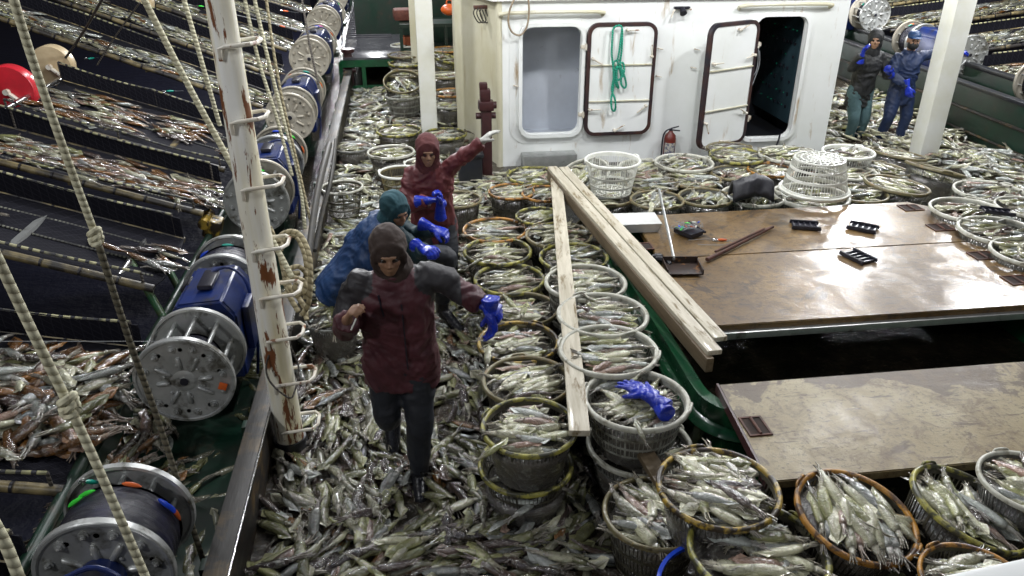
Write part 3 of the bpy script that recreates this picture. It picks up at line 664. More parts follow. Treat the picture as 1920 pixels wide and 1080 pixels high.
e1 = onh(1233, 390); g = G(); g.tube([(q[0] - .04, q[1] + .1, .66), (e1[0], e1[1], .78)], .012, 8); g.build('handle', M['steel'], t)
a, b_ = onh(1325, 492), onh(1448, 431)
g = G(); g.tube([(a[0], a[1], .625), (b_[0], b_[1], .63)], [.018, .014], 8); g.tube([(a[0] + .1, a[1] + .09, .65), (b_[0] - .12, b_[1] - .08, .65)], .01, 6)
tag(g.build('iron_rod', M['rust'], loc=(a[0], a[1], .62)), 'long dark brown iron rod lying diagonally on the hatch', 'rod')
def rack_proto(z=0):
    g = G()
    for s_ in (-1, 1): g.box((s_ * .075, 0, .014), (.016, .25, .022), b=.004); g.tube([(s_ * .075, -.12, .03), (s_ * .075, .12, .03)], .008, 6)
    for k in range(5): g.box((0, -.10 + k * .05, .016), (.15, .014, .012), b=.003)
    g.box((0, 0, .008), (.14, .22, .005))
    return g
me_rack = None
def rack(loc, rot, label):
    global me_rack
    if me_rack is None:
        o = rack_proto().build('jig_rack', M['black']); me_rack = o
    else:
        o = me_rack.copy(); COL.objects.link(o)
    o.location = loc; o.rotation_euler = rot
    tag(o, label, 'rack', 'black slatted jig racks'); return o
rack(onh(1509, 426), (0, 0, 1.25), 'black slatted rack on the wet hatch, left of the bright glare')
rack(onh(1617, 430), (0, 0, .85), 'black slatted rack inside the glare near the rear of the hatch')
rack(onh(1608, 485), (0, 0, .30), 'black slatted rack on the hatch just below the seam')
q = atz(1868, 404, .74); rack((q[0], q[1], .76), (.05, .1, 1.2), 'black slatted rack lying on the squid in a white basket on the far right')
q = onh(1290, 440)
t = empty('lure_tangle', q, 'tangle of coloured lures and clear line in a black rack on the hatch', 'lures')
g = G(); g.box((q[0], q[1], .63), (.16, .2, .04), (0, 0, .5), b=.006); g.tube([(q[0] + .05, q[1] + .14, .66), (q[0] + .13, q[1] - .06, .64)], .012, 8); g.build('rack', M['black'], t)
for c, k in (('teal', 0), ('jigblue', 1), ('orange', 2), ('whiteplastic', 3), ('lime', 4)):
    for j in range(2):
        g = G(); a0 = (q[0] + rnd.uniform(-.1, .1), q[1] + rnd.uniform(-.06, .08), .665 + rnd.uniform(0, .02)); an = rnd.uniform(0, 3)
        g.tube([a0, (a0[0] + .025 * math.cos(an), a0[1] + .025 * math.sin(an), a0[2]), (a0[0] + .05 * math.cos(an), a0[1] + .05 * math.sin(an), a0[2])], [.004, .009, .004], 8)
        g.build('lure', M[c], t)
g = G()
for j in range(10):
    pts = [(q[0] + rnd.uniform(-.13, .13), q[1] + rnd.uniform(-.1, .12), .65 + rnd.uniform(0, .05)) for _ in range(5)]
    g.tube(pts, .0018, 4, sub=5)
g.build('line', M['line'], t)
def jig(p, d, col, label, tail=None, s=1., group='squid jigs on the lines'):
    """a jig: coloured spindle with a crown of hooks"""
    p = Vector(p); d = Vector(d).normalized()
    t = empty('squid_jig', tuple(p), label, 'fishing jig', group)
    g = G(); L = .075 * s
    g.tube([p, p + d * L * .15, p + d * L * .5, p + d * L * .85, p + d * L], [.003 * s, .009 * s, .011 * s, .008 * s, .003 * s], 10); g.build('body', M[col], t)
    g = G(); o = d.orthogonal().normalized(); b2 = d.cross(o)
    for r_ in (0, 1):
        for k in range(8):
            a = k * math.pi / 4; w = o * math.cos(a) + b2 * math.sin(a); c = p - d * (.012 + .018 * r_) * s
            g.tube([c, c - d * .008 * s + w * .006 * s, c + w * .012 * s + d * .004 * s], .0013 * s, 4, caps=False)
    g.tube([p, p - d * .04 * s], .003 * s, 5); g.build('hooks', M['chrome'], t)
    if tail is not None:
        g = G(); g.tube([p + d * L, Vector(tail)], .0016, 4); g.build('line', M['line'], t)
    return t
q = onh(1345, 452); jig((q[0], q[1], .612), (1, -.15, 0), 'orange', 'loose orange squid jig lying on the brown hatch', s=1.1)
g = G(); g.tube([(q[0] - .25, q[1] + .03, .61), (q[0] - .05, q[1] + .03, .61), (q[0] + .1, q[1] - .02, .61), (q[0] + .1, q[1] - .08, .61), (q[0] - .05, q[1] - .1, .61), (q[0] - .2, q[1] - .07, .61)], .0025, 5, sub=5)
tag(g.build('loose_line', M['line'], loc=(q[0], q[1], .6)), 'loop of clear line curled around the orange jig on the hatch', 'line')
q = onh(1270, 490); g = G(); g.tube([(q[0] - .17, q[1] + .03, .62), (q[0] - .12, q[1] - .02, .63), (q[0] - .09, q[1] - .1, .62)], [.02, .03, .018], 8, sub=3); g.ball((q[0] - .15, q[1] + .06, .63), (.05, .03, .02))
tag(g.build('rag', M['bag'], loc=(q[0] - .12, q[1], .6)), 'black scrap of cloth at the left edge of the dustpan', 'rag')

# ------------------------------------------------------------------ baskets
def basket_meshes(H, taper, nv=64):
    """unit diameter basket, rim at z=0 going down to -H; returns lists of G"""
    rim = G(); rr = .5
    rim.lathe([(rr - .035, -.02), (rr - .035, .0), (rr - .02, .014), (rr, .014), (rr + .012, .0), (rr + .012, -.03), (rr + .002, -.038), (rr - .018, -.03)], 48, closed=True)
    body = G(); R0 = rr - .022
    def rad(z): return R0 * (1 - (1 - taper) * (-z / H))
    bands = [0, -.07, -.27 * H / .5, -.42 * H / .5, -.50 * H / .5]
    zs = [-.02, -.06 - .0 * H, -H * .40, -H * .47, -H * .70, -H * .76, -H * .96, -H]
    for a, b2 in ((0, 1), (2, 3), (4, 5), (6, 7)):
        z0, z1 = zs[a], zs[b2]
        body.lathe([(rad(z0), z0), (rad(z1), z1), (rad(z1) - .012, z1), (rad(z0) - .012, z0)], 48, closed=True)
    for k in range(nv):
        th = 2 * math.pi * k / nv; wide = (k % 8 == 0); dt = (.022 if wide else .0062)
        z0, z1 = -.02, -H
        q = []
        for z in (z0, z1):
            for r_, s_ in ((rad(z) - .001, -1), (rad(z) - .001, 1), (rad(z) - .011, 1), (rad(z) - .011, -1)):
                a = th + s_ * dt; q.append((r_ * math.cos(a), r_ * math.sin(a), z))
        body.add(q, [[0, 1, 5, 4], [1, 2, 6, 5], [2, 3, 7, 6], [3, 0, 4, 7]])
    floor = G(); rb = rad(-H) - .005
    for k in range(4):
        r1 = rb * (k + 1) / 4.; floor.lathe([(r1, -H), (r1 - .02, -H), (r1 - .02, -H + .01), (r1, -H + .01)], 40, closed=True)
    for k in range(20):
        th = 2 * math.pi * k / 20; floor.bar((0.01 * math.cos(th), .01 * math.sin(th), -H + .004), (rb * math.cos(th), rb * math.sin(th), -H + .004), .014, .008)
    handles = []
    for s_ in (-1, 1):
        h = G(); h.tube([(s_ * (rr - .01), -.09, -.01), (s_ * (rr + .012), -.06, .02), (s_ * (rr + .012), .06, .02), (s_ * (rr - .01), .09, -.01)], .014, 8, sub=3); handles.append(h)
    return rim, body, floor, handles
BK = {}
def basket(label, p, D, H, rimm, bodym, tilt=(0, 0), group='round plastic fish baskets', rz=None, flip=False):
    key = (round(H / D, 2), rimm, bodym)
    if key not in BK:
        gs = basket_meshes(H / D, .76 if H / D > .45 else .84)
        root = bpy.data.objects.new('fish_basket', None); COL.objects.link(root); root.empty_display_size = .05
        for nm, gg, mm in (('rim', gs[0], rimm), ('side_lattice', gs[1], bodym), ('floor_grid', gs[2], bodym), ('handle', gs[3][0], rimm), ('handle', gs[3][1], rimm)):
            gg.build(nm, M[mm], root, angle=50)
        BK[key] = root; o = root
    else: o = copy_tree(BK[key])
    o.location = p; o.scale = (D, D, D)
    o.rotation_euler = (R(tilt[0]) + (math.pi if flip else 0), R(tilt[1]), rnd.uniform(0, 6.28) if rz is None else rz)
    if tilt != (0, 0) and not flip: 
        e = Euler((R(tilt[0]), R(tilt[1]), 0)).to_matrix() @ Euler((0, 0, rnd.uniform(0, 6.28))).to_matrix(); o.rotation_euler = e.to_euler()
    return tag(o, label, 'basket', group)

# squid containers: (centre, radius, matrix, flow angle, count, where)
FILL = []
def fb(code, label, px, py, z, D, H, rimm, bodym, tilt=(0, 0), fill=1., flow=None, low=None, where=None):
    p = atz(px, py, z); p = (float(p[0]), float(p[1]), z)
    o = basket(label, p, D, H, rimm, bodym, tilt)
    if fill > 0: FILL.append((code, p, D, o.rotation_euler.to_matrix() if tilt != (0, 0) else Matrix.Identity(3), flow, fill, where or label))
    if low:
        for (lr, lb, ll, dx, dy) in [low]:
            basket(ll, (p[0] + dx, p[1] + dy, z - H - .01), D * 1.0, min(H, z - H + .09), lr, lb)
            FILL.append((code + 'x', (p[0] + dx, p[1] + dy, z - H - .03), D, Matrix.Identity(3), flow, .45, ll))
    return o
B = fb
B('A1', 'dark basket with greenish rim at the near end of the left row, stacked on another', 993, 798, .52, .55, .26, 'r_yellow', 'b_dark', flow=0, low=('r_yellow', 'b_dark', 'lower dark basket with a lime rim under the nearest left-row basket', -.02, .0))
B('A2', 'dark basket with orange-brown rim, second in the left row from the camera', 988, 712, .46, .57, .4, 'r_brown', 'b_dark', flow=.2)
B('A3', 'dark basket with dirty yellow rim, third in the left row from the camera', 972, 640, .44, .57, .4, 'r_gold', 'b_dark', flow=.3)
B('A4', 'dark basket with black-green rim, fourth in the left row beside the blue glove', 980, 578, .42, .54, .4, 'r_brown', 'b_dark', flow=.1)
B('A5', 'dark basket with yellow-green rim, fifth in the left row from the camera', 955, 522, .42, .58, .4, 'r_yellow', 'b_dark', flow=.2)
B('A6', 'dark basket with bright yellow-green rim, sixth in the left row', 933, 470, .44, .60, .42, 'r_yellow', 'b_dark', flow=.1)
B('A7', 'dark basket with orange rim, farthest of the tight left row beside the planks', 928, 430, .44, .60, .42, 'r_orange', 'b_dark', flow=.0)
B('A8', 'dark basket with orange rim standing apart under the deckhouse corner', 959, 358, .40, .50, .4, 'r_orange', 'b_dark', flow=.3)
B('A9', 'dark basket with green rim partly behind the worker in red', 858, 373, .40, .50, .42, 'r_brown', 'b_dark', flow=.6)
B('B1', 'white basket of squid with blue rubber gloves on top', 1193, 747, .60, .615, .25, 'r_white', 'b_white', flow=.6, where='in the white basket that holds the blue gloves')
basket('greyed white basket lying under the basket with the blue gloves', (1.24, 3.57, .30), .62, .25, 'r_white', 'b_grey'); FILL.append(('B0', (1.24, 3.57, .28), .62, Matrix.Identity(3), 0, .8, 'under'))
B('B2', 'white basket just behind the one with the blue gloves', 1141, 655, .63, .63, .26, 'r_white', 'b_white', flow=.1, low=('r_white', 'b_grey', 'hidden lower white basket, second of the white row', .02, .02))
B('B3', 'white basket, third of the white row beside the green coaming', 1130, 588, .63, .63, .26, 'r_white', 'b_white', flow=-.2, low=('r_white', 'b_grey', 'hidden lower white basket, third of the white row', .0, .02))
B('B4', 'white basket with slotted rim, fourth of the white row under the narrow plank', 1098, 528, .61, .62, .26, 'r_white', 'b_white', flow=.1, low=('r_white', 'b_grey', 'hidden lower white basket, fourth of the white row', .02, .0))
B('B5', 'yellow-green rimmed basket between the narrow plank and the plank pair', 1076, 481, .52, .58, .3, 'r_yellow', 'b_dark', flow=.2, low=('r_yellow', 'b_dark', 'lower dark basket under the lime-rimmed one between the planks', .0, .0))
B('B6', 'overheaped dark basket behind the narrow plank', 1048, 440, .50, .60, .4, 'r_brown', 'b_dark', fill=1.5, flow=.2)
B('B7', 'green rimmed basket just left of the narrow plank top', 1012, 404, .50, .46, .4, 'r_yellow', 'b_dark', flow=.5)
B('B8', 'yellow rimmed basket at the wall end of the planks', 1002, 328, .42, .62, .4, 'r_yellow', 'b_dark', flow=.4)
B('C0', 'small dirty orange rimmed basket at the top end of the planks', 1022, 362, .40, .5, .4, 'r_orange', 'b_dark', flow=.5)
B('C1', 'tilted dirty white lattice basket left of the upright empty one', 1096, 325, .50, .56, .34, 'r_white', 'b_white', tilt=(14, -18), flow=.5)
B('C3', 'dark green rimmed basket with an empty white basket standing in it', 1136, 366, .52, .60, .34, 'r_brown', 'b_dark', flow=.1, low=('r_brown', 'b_dark', 'lower dark basket beneath the one carrying the upright white basket', 0, 0))
q = atz(1149, 296, .90); basket('empty white lattice basket standing upright on squid by the wall', (float(q[0]), float(q[1]), .88), .56, .34, 'b_bright', 'b_bright', rz=.3)
B('C4', 'white rimmed basket half hidden behind the upright empty basket', 1206, 312, .56, .54, .3, 'r_white', 'b_white', flow=.5)
B('C5', 'white rimmed basket in front of the fire extinguisher', 1283, 304, .62, .64, .3, 'r_white', 'b_white', flow=.2)
B('C6', 'overheaped dark basket left of the green-rimmed pair near the wall', 1222, 342, .56, .56, .34, 'r_brown', 'b_dark', fill=1.4, flow=.2)
B('C7', 'brown-green basket behind the silver tray at the hatch edge', 1232, 374, .60, .52, .34, 'r_brown', 'b_grey', flow=.6, low=('r_brown', 'b_dark', 'lower basket behind the silver tray', 0, 0))
B('C8', 'overheaped basket in front of the white one by the extinguisher', 1300, 335, .56, .58, .34, 'r_brown', 'b_dark', fill=1.4, flow=.1)
B('C9', 'brown-green basket at the hatch edge right of the silver tray', 1323, 369, .60, .53, .34, 'r_brown', 'b_grey', flow=.9, low=('r_brown', 'b_dark', 'lower basket at the hatch edge, second from the silver tray', 0, 0))
B('C10', 'white rimmed basket with the black sack on it at the hatch edge', 1412, 366, .58, .62, .3, 'r_white', 'b_white', flow=.3, low=('r_white', 'b_grey', 'lower white basket under the black sack', 0, 0))
B('C11', 'yellow-green rimmed basket under the angled door', 1382, 291, .60, .62, .34, 'r_yellow', 'b_grey', flow=.1, low=('r_brown', 'b_dark', 'lower basket under the angled door', 0, 0))
B('C11b', 'dark heaped basket close to the wall under the angled door', 1368, 278, .56, .54, .34, 'r_brown', 'b_dark', fill=1.2, flow=.1)
B('C12', 'brown rimmed basket behind the black sack', 1378, 324, .56, .52, .34, 'r_brown', 'b_grey', flow=.3)
B('C13', 'white rimmed basket heaped with squid under the dark doorway', 1478, 289, .60, .66, .3, 'r_white', 'b_white', fill=1.2, flow=.3)
B('C14', 'orange rimmed basket between the black sack and the upside-down basket', 1445, 318, .56, .5, .34, 'r_orange', 'b_grey', flow=.2)
B('C16', 'white basket carrying the upside-down white basket', 1520, 366, .58, .74, .28, 'r_white', 'b_white', flow=.2, low=('r_white', 'b_grey', 'lower white basket beneath the upside-down one', 0, 0))
q = atz(1526, 357, .66); o = basket('upside-down empty white lattice basket at the hatch edge', (float(q[0]), float(q[1]), .66), .66, .33, 'b_bright', 'b_bright', rz=.2, flip=True)
B('C17', 'white basket on top of its stack below the deckhouse end', 1591, 284, .62, .58, .26, 'b_bright', 'b_bright', fill=.8, flow=.3, low=('r_white', 'b_white', 'lower white basket of the stack below the deckhouse end', .0, -.02))
B('C18', 'white rimmed basket right behind the upside-down basket', 1596, 322, .50, .56, .3, 'r_white', 'b_white', flow=.2)
B('C18b', 'squid-heaped basket right of the upside-down basket at the hatch edge', 1612, 362, .50, .56, .34, 'r_brown', 'b_dark', fill=1.3, flow=.1)
B('C19', 'brown-green basket nearest the foot of the right white post', 1686, 288, .36, .66, .3, 'r_brown', 'b_grey', tilt=(-4, 8), flow=.4)
B('C20', 'low brown basket between the white stack and the brown-rimmed one', 1662, 315, .38, .56, .3, 'r_brown', 'b_dark', tilt=(0, 8), flow=.4)
B('C21', 'brown rimmed basket at the rear edge of the hatch full of bright squid', 1682, 346, .52, .66, .3, 'r_brown', 'b_grey', tilt=(0, 6), flow=.2)
B('C22', 'tilted half-empty brown basket right of the post foot', 1754, 316, .42, .66, .3, 'r_brown', 'b_grey', tilt=(-6, 14), fill=.7, flow=.2)
B('C24', 'white basket with a black rack, beside the rear right hatch corner', 1815, 393, .68, .64, .26, 'r_white', 'b_white', flow=.1, low=('r_white', 'b_grey', 'lower white basket beside the rear right hatch corner', 0, 0))
B('C25', 'white basket at the right hatch edge, second from the rear corner', 1876, 432, .68, .66, .26, 'r_white', 'b_white', flow=.1, low=('r_white', 'b_grey', 'lower white basket at the right hatch edge', 0, 0))
B('C26', 'white basket cut by the right picture edge beside the hatch', 1935, 473, .68, .6, .26, 'r_white', 'b_white', flow=.1)
B('C27', 'pale overheaped basket behind the white baskets on the right', 1856, 358, .52, .68, .3, 'r_white', 'b_white', fill=1.3, flow=.1)
B('C28', 'pale basket at the far right behind the black rack', 1930, 388, .56, .6, .3, 'r_white', 'b_white', flow=.2)
B('D1', 'mottled golden rimmed basket heaped with big squid next to the blue-gloved basket', 1347, 912, .66, .585, .32, 'r_gold', 'b_dark', fill=1.3, flow=-.55)
basket('dark basket half hidden at the left of the golden rimmed one', (1.14, 2.93, .36), .54, .34, 'r_brown', 'b_dark'); FILL.append(('D0', (1.14, 2.93, .36), .54, Matrix.Identity(3), -.9, 1., 'x'))
B('D2', 'yellow-green rimmed basket at the bottom edge of the picture', 1422, 1030, .58, .62, .4, 'r_yellow', 'b_dark', flow=-.1)
B('D3', 'orange-brown rimmed basket tipped towards the camera, bottom right', 1606, 965, .62, .56, .4, 'r_orange', 'b_dark', tilt=(8, 6), flow=-.7, fill=1.2)
B('D4', 'yellow-green mottled basket tipped to the left, bottom right', 1822, 950, .62, .56, .4, 'r_yellow', 'b_dark', tilt=(4, 14), flow=-.3)
B('D5', 'pale rimmed basket cut by the right picture edge near the bottom', 1936, 904, .69, .47, .4, 'r_white', 'b_grey', flow=-.7)
B('D6', 'orange rimmed basket cut by the bottom picture edge', 1832, 1092, .66, .44, .4, 'r_orange', 'b_dark', flow=.1)
g = G(); g.lathe([(.28, 0), (.30, 0), (.30, -.02), (.28, -.02)], 48, c=(1.28, 2.36, .40), closed=True); tag(g.build('basket_hoop', M['jigblue'], loc=(1.28, 2.36, .4)), 'bright blue plastic hoop peeping out left of the bottom basket', 'hoop')
# upper left
B('E1', 'green rimmed basket sunk in squid left of the white post', 748, 244, .28, .64, .26, 'r_yellow', 'b_dark', flow=.2)
B('E2', 'white rimmed dark basket in front of the green rimmed one on the left deck', 733, 284, .34, .60, .3, 'r_white', 'b_dark', flow=.3)
B('E3', 'low heaped basket with a pale lattice side beside the timber board', 660, 275, .22, .52, .24, 'b_grey', 'b_white', flow=.3, fill=1.3)
q = atz(641, 350, .36); basket('empty blackened basket beside the blue-jacketed worker', (float(q[0]), float(q[1]), .36), .46, .32, 'r_white', 'b_dark')
q = atz(750, 322, .34); basket('empty basket with a clean white rim behind the hooded workers', (float(q[0]), float(q[1]), .34), .50, .3, 'b_bright', 'r_brown')
B('E5', 'small white rimmed basket just behind the hood of the worker in red', 790, 305, .34, .42, .3, 'b_bright', 'b_dark', flow=.3)
B('E5b', 'green rimmed basket behind the raised arm of the worker in red', 835, 250, .30, .60, .3, 'r_yellow', 'b_dark', flow=.3)
B('E6', 'upright white lattice basket on the deck left of the white post', 757, 178, .42, .60, .34, 'b_white', 'b_white', flow=.2)
B('E7', 'dark leaning basket behind the upright white lattice basket', 755, 152, .62, .62, .34, 'r_brown', 'b_dark', tilt=(24, 0), fill=.6, flow=.1)
for k, (x, y, z, D, a, b_, lb) in enumerate([
    (845, 195, .40, .56, 'b_white', 'b_dark', 'dark basket with bright squid between the post and the beige wall'),
    (845, 173, .50, .6, 'r_orange', 'b_dark', 'orange rimmed basket behind the dark one right of the white post'),
    (762, 138, .60, .62, 'r_brown', 'b_dark', 'brown basket low in the distant stack left of the post'),
    (762, 118, .66, .62, 'r_yellow', 'b_dark', 'yellow rimmed basket in the middle of the distant stack left of the post'),
    (760, 102, .74, .62, 'r_brown', 'b_dark', 'brown rimmed basket high in the distant stack left of the post'),
    (757, 84, .78, .5, 'b_bright', 'b_white', 'white rimmed basket topping the distant stack left of the post'),
    (838, 140, .60, .6, 'r_brown', 'b_dark', 'heaped basket behind the orange rimmed one right of the post'),
    (838, 92, .82, .6, 'r_orange', 'b_dark', 'far basket under the bench edge right of the post')]):
    B('F%d' % k, lb, x, y, z, D, .3, a, b_, flow=.2)
B('F8', 'tilted yellow-green lattice basket right of the white post in the distance', 836, 108, .78, .58, .34, 'r_yellow', 'r_yellow', tilt=(4, 16), flow=.2)
o = B('G1', 'grey heaped basket behind the mast at the right hand of the smoking worker', 624, 596, .30, .42, .26, 'b_grey', 'b_grey', flow=.5, fill=1.9)

# sack
q = atz(1412, 337, .80); g = G()
c = Vector((float(q[0]), float(q[1]), .76)); n1 = 14
vs = []; 
for i in range(n1):
    for j in range(n1):
        u, v = i / (n1 - 1) - .5, j / (n1 - 1) - .5
        vs.append(c + Vector((u * .40 + .05 * v, v * .26 + .02 * math.sin(9 * u), .09 - .35 * v * v * 2 - .25 * u * u + .03 * noise.noise(Vector((u * 6, v * 6, 3))))))
fs = [[i * n1 + j, (i + 1) * n1 + j, (i + 1) * n1 + j + 1, i * n1 + j + 1] for i in range(n1 - 1) for j in range(n1 - 1)]
g.add(vs, fs); o = g.build('black_sack', M['bag'], loc=tuple(c)); tag(o, 'stiff black folded sack draped over squid at the hatch edge', 'sack')
sm = o.modifiers.new('thick', 'SOLIDIFY'); sm.thickness = .03

# ------------------------------------------------------------------ port side: mast, reels, chutes, ropes
def ptd(px, py, depth):
    d = _ray(px, py); return tuple(_C + d * (depth / (d @ _f)))
MX, MY = -.92, 4.24
t = empty('mast', (MX, MY, -.06), 'white round mast with rust streaks and rung hooks, left of the workers', 'mast')
g = G(); g.tube([(MX, MY, -.06), (MX, MY, .3), (MX, MY, 1.2), (MX, MY, 2.8), (MX, MY, 4.4)], [.092, .090, .083, .070, .062], 28); g.build('tube', M['pole'], t)
g = G(); g.cyl((MX, MY, -.06), (MX, MY, .05), .12, .105, 20); g.build('foot', M['dark'], t)
for k, z in enumerate((.16, .52, .84, 1.13, 1.43, 1.80, 2.17, 2.55)):
    g = G(); L = (.20 if k % 2 else .175) - .025 * z
    g.tube([(MX - .02, MY - .088, z - .07), (MX - .018, MY - .10, z - .01), (MX + .01, MY - .105, z), (MX + L, MY - .10, z + .01), (MX + L + .03, MY - .05, z + .01), (MX + L + .03, MY + .05, z + .01), (MX + L, MY + .09, z + .01), (MX + .03, MY + .09, z)], .011, 8)
    g.build('rung', M['rodpaint'], t)

def flange(front, mat, y, R0=.30):
    g = G(); s = -1 if front else 1
    g.lathe([(0, y), (R0 - .015, y), (R0, y + s * .006), (R0 + .004, y + s * .002), (R0 + .004, y - s * .03), (R0 - .01, y - s * .034), (R0 - .02, y - s * .012), (0, y - s * .012)], 56, axis='Y')
    g.lathe([(R0 - .022, y + s * .001), (R0 - .016, y + s * .009), (R0 - .004, y + s * .009), (R0, y)], 56, axis='Y')
    for k in range(12):
        a = 2 * math.pi * (k + .3) / 12; x, z = .235 * math.cos(a), .235 * math.sin(a)
        g.cyl((x, y, z), (x, y + s * .008, z), .024, n=14); g.cyl((x, y + s * .008, z), (x, y + s * .022, z), .014, n=6); g.ball((x, y + s * .02, z), (.010, .010, .010), 8, 4)
    for k in range(8):
        a = 2 * math.pi * (k + .1) / 8 + (.12 if k % 2 else 0); r1, r2 = .085, (.19 if k % 2 else .17)
        g.tube([(r * math.cos(a), y + s * .002, r * math.sin(a)) for r in (r1, r1 + .01, r2 - .01, r2)], [.009, .016, .016, .009], 10)
    for k in range(6):
        a = 2 * math.pi * (k + .5) / 6; g.ball((.12 * math.cos(a + .2), y + s * .003, .12 * math.sin(a + .2)), (.011, .009, .011), 8, 5)
    g.lathe([(0, y + s * .006), (.05, y + s * .006), (.07, y + s * .002), (.075, y)], 30, axis='Y')
    return g
def machine(center, label, mats, boxdz=0., jigs=True, near=True, far=True, box=True, full=(.2, .25), z0=0, mirror=False):
    t = empty('line_reel_machine', center, label, 'reel machine', 'twin reel jigging machines along the bulwarks')
    C_ = Vector(center)
    def bl(g, nm, m, par=None, **k):
        g.xf(Matrix.Translation(C_)); return g.build(nm, m, par or t, **k)
    for on, ya, yb, fr in ((near, -.83, -.42, full[0]), (far, .42, .82, full[1])):
        if not on: continue
        g = G(); pr = [(0, ya + .01)] + [(fr + .003 * math.sin(i * 1.7) + .002 * math.sin(i * 5.1) - .012 * (abs(i - 12) / 12) ** 3, ya + .01 + (yb - ya - .12) * i / 24) for i in range(25)] + [(fr, yb - .11), (.06, yb - .11), (.06, yb)]
        g.lathe(pr, 40, axis='Y'); d = bl(g, 'line_drum', M['wound'])
        for k in range(10):
            g = G(); a = 2 * math.pi * k / 10 + .25; g.cyl((.225 * math.cos(a), ya, .225 * math.sin(a)), (.225 * math.cos(a), yb, .225 * math.sin(a)), .014, n=10)
            bl(g, 'spacer_bar', M['steel'], d)
        if ya < 0 or True:
            bl(flange(True, None, ya), 'flange', mats[0], d, angle=35); bl(flange(False, None, yb), 'flange', mats[1], d, angle=35)
        g = G(); g.cyl((0, ya - .015, 0), (0, ya - .004, 0), .026, n=16); bl(g, 'hub', M['black'], d)
        if jigs:
            for k in range(7):
                a = rnd.uniform(.2, 2.9); y = rnd.choice([ya + .03, yb - .13, yb - .16]) + rnd.uniform(-.01, .02); g = G()
                pts = [((fr + .012) * math.cos(a + e), y, (fr + .012) * math.sin(a + e)) for e in (-.17, -.1, 0, .1, .15)]
                g.tube(pts, [.003, .009, .012, .009, .003], 8); bl(g, 'jig', M[rnd.choice(['pink', 'jigblue', 'teal', 'orange', 'lime'])], d)
    g = G(); g.cyl((0, -.84, 0), (0, .84, 0), .03, n=14); bl(g, 'axle', M['steel'])
    if box:
        g = G(); w = .24; s = -1 if mirror else 1
        prof = [(-w * s, -.34), (-w * s, .10), (-.14 * s, .26), (.16 * s, .28), (w * s, .16), (w * s, -.34)]
        g.outline(prof, -.30, .30); 
        bm = bmesh.new(); vv = [bm.verts.new(q) for q in g.v]; [bm.faces.new([vv[i] for i in f]) for f in g.f]; bmesh.ops.recalc_face_normals(bm, faces=bm.faces)
        bmesh.ops.bevel(bm, geom=bm.edges[:], offset=.018, segments=3, affect='EDGES'); bm.verts.index_update()
        g = G(); g.add([v.co for v in bm.verts], [[v.index for v in f.verts] for f in bm.faces]); bm.free()
        g.xf(Matrix.Translation((0, 0, boxdz))); b = bl(g, 'motor_box', M['blue'])
        for s3 in (-1, 1): g = G(); g.cyl((0, s3 * .41, 0), (0, s3 * .29, 0), .10, .12, 24); bl(g, 'gear_boss', M['blue'], b)
        g = G(); g.box((.02, 0, .30 + boxdz), (.10, .26, .035), b=.008); g.box((-.16, .1, .22 + boxdz), (.09, .12, .04), (0, -.7, 0), b=.006); bl(g, 'control_unit', M['black'], b)
        g = G(); g.box((w + .03, -.05, -.02), (.05, .22, .34), b=.012); g.tube([(.02, .1, .31), (.14, .12, .33), (.25, .1, .2), (.27, .05, -.2), (.24, 0, -.5)], .011, 8, sub=4); bl(g, 'side_cover', M['blue'], b)
    g = G(); g.box((0, 0, -.5), (.22, .36, .36), b=.01); g.box((0, 0, -.64), (.34, .5, .08), b=.01)
    for y in (-.2, .2): g.bar((0, y, -.35), (-.25, y, -.62), .05, .05)
    bl(g, 'pedestal', M['greendark'])
    return t
def wound_mat():
    m, nt, b = new_mat('wound_black_line'); v = coords(nt, (3, 220, 3)); n = noise_t(nt, v, 1.5, 4, .6, .2); v2 = coords(nt, (1, 1, 1)); n2 = noise_t(nt, v2, 6, 4)
    c = mixc(nt, ramp(nt, n, [(.45, 0.), (.75, 1.)]), (.008, .008, .014), (.06, .06, .08)); c = mixc(nt, ramp(nt, n2, [(.55, 0.), (.8, .7)]), c, (.02, .02, .09))
    nt.links.new(c, b.inputs['Base Color']); b.inputs['Roughness'].default_value = .28; bump(nt, b, n, .7, .006); return m
M['wound'] = wound_mat()
DM = [(M['disc'], M['disc'])] * 2 + [(M['disc'], M['discdirty'])] + [(M['discdirty'], M['discdirty'])] * 4
labs = ['nearest port reel machine, its black drum at the bottom left corner', 'port reel machine beside the mast foot, with a half-wound drum', 'port reel machine partly behind the mast, third from the camera',
        'fourth port reel machine, with pink and green jigs on its drum', 'fifth port reel machine with cream coloured flanges', 'sixth port reel machine, farthest but one', 'farthest port reel machine at the top of the row']
for k, (y, z) in enumerate(((2.33, .48), (5.08, .53), (7.93, .66), (10.6, .80), (13.2, 1.05), (15.75, 1.2), (18.4, 1.4))):
    machine((-1.5, y, z), labs[k], DM[k], -.17 if k == 0 else 0., near=(k > 0), full=(.17, .26) if k == 1 else (.21, .265))
g = G(); g.box((-1.5 + .225, 4.235, .53 - .05), (.05, .012, .05), (0, .4, 0), b=.004); tag(g.build('orange_tag', M['orange'], loc=(-1.275, 4.235, .48)), 'small orange tag stuck on the disc of the reel beside the mast', 'tag')
for k, (y, z, x) in enumerate(((9.15, .95, 8.75), (12.2, 1.05, 8.75), (15.0, 1.3, 8.75))):
    machine((x, y, z), ['nearest starboard reel machine with the blue motor box at the right edge', 'starboard reel machine behind the heads of the two distant workers', 'farthest starboard reel machine, one pale disc beside the deckhouse'][k], (M['disc'], M['discdirty']), near=(k > 0), mirror=True)

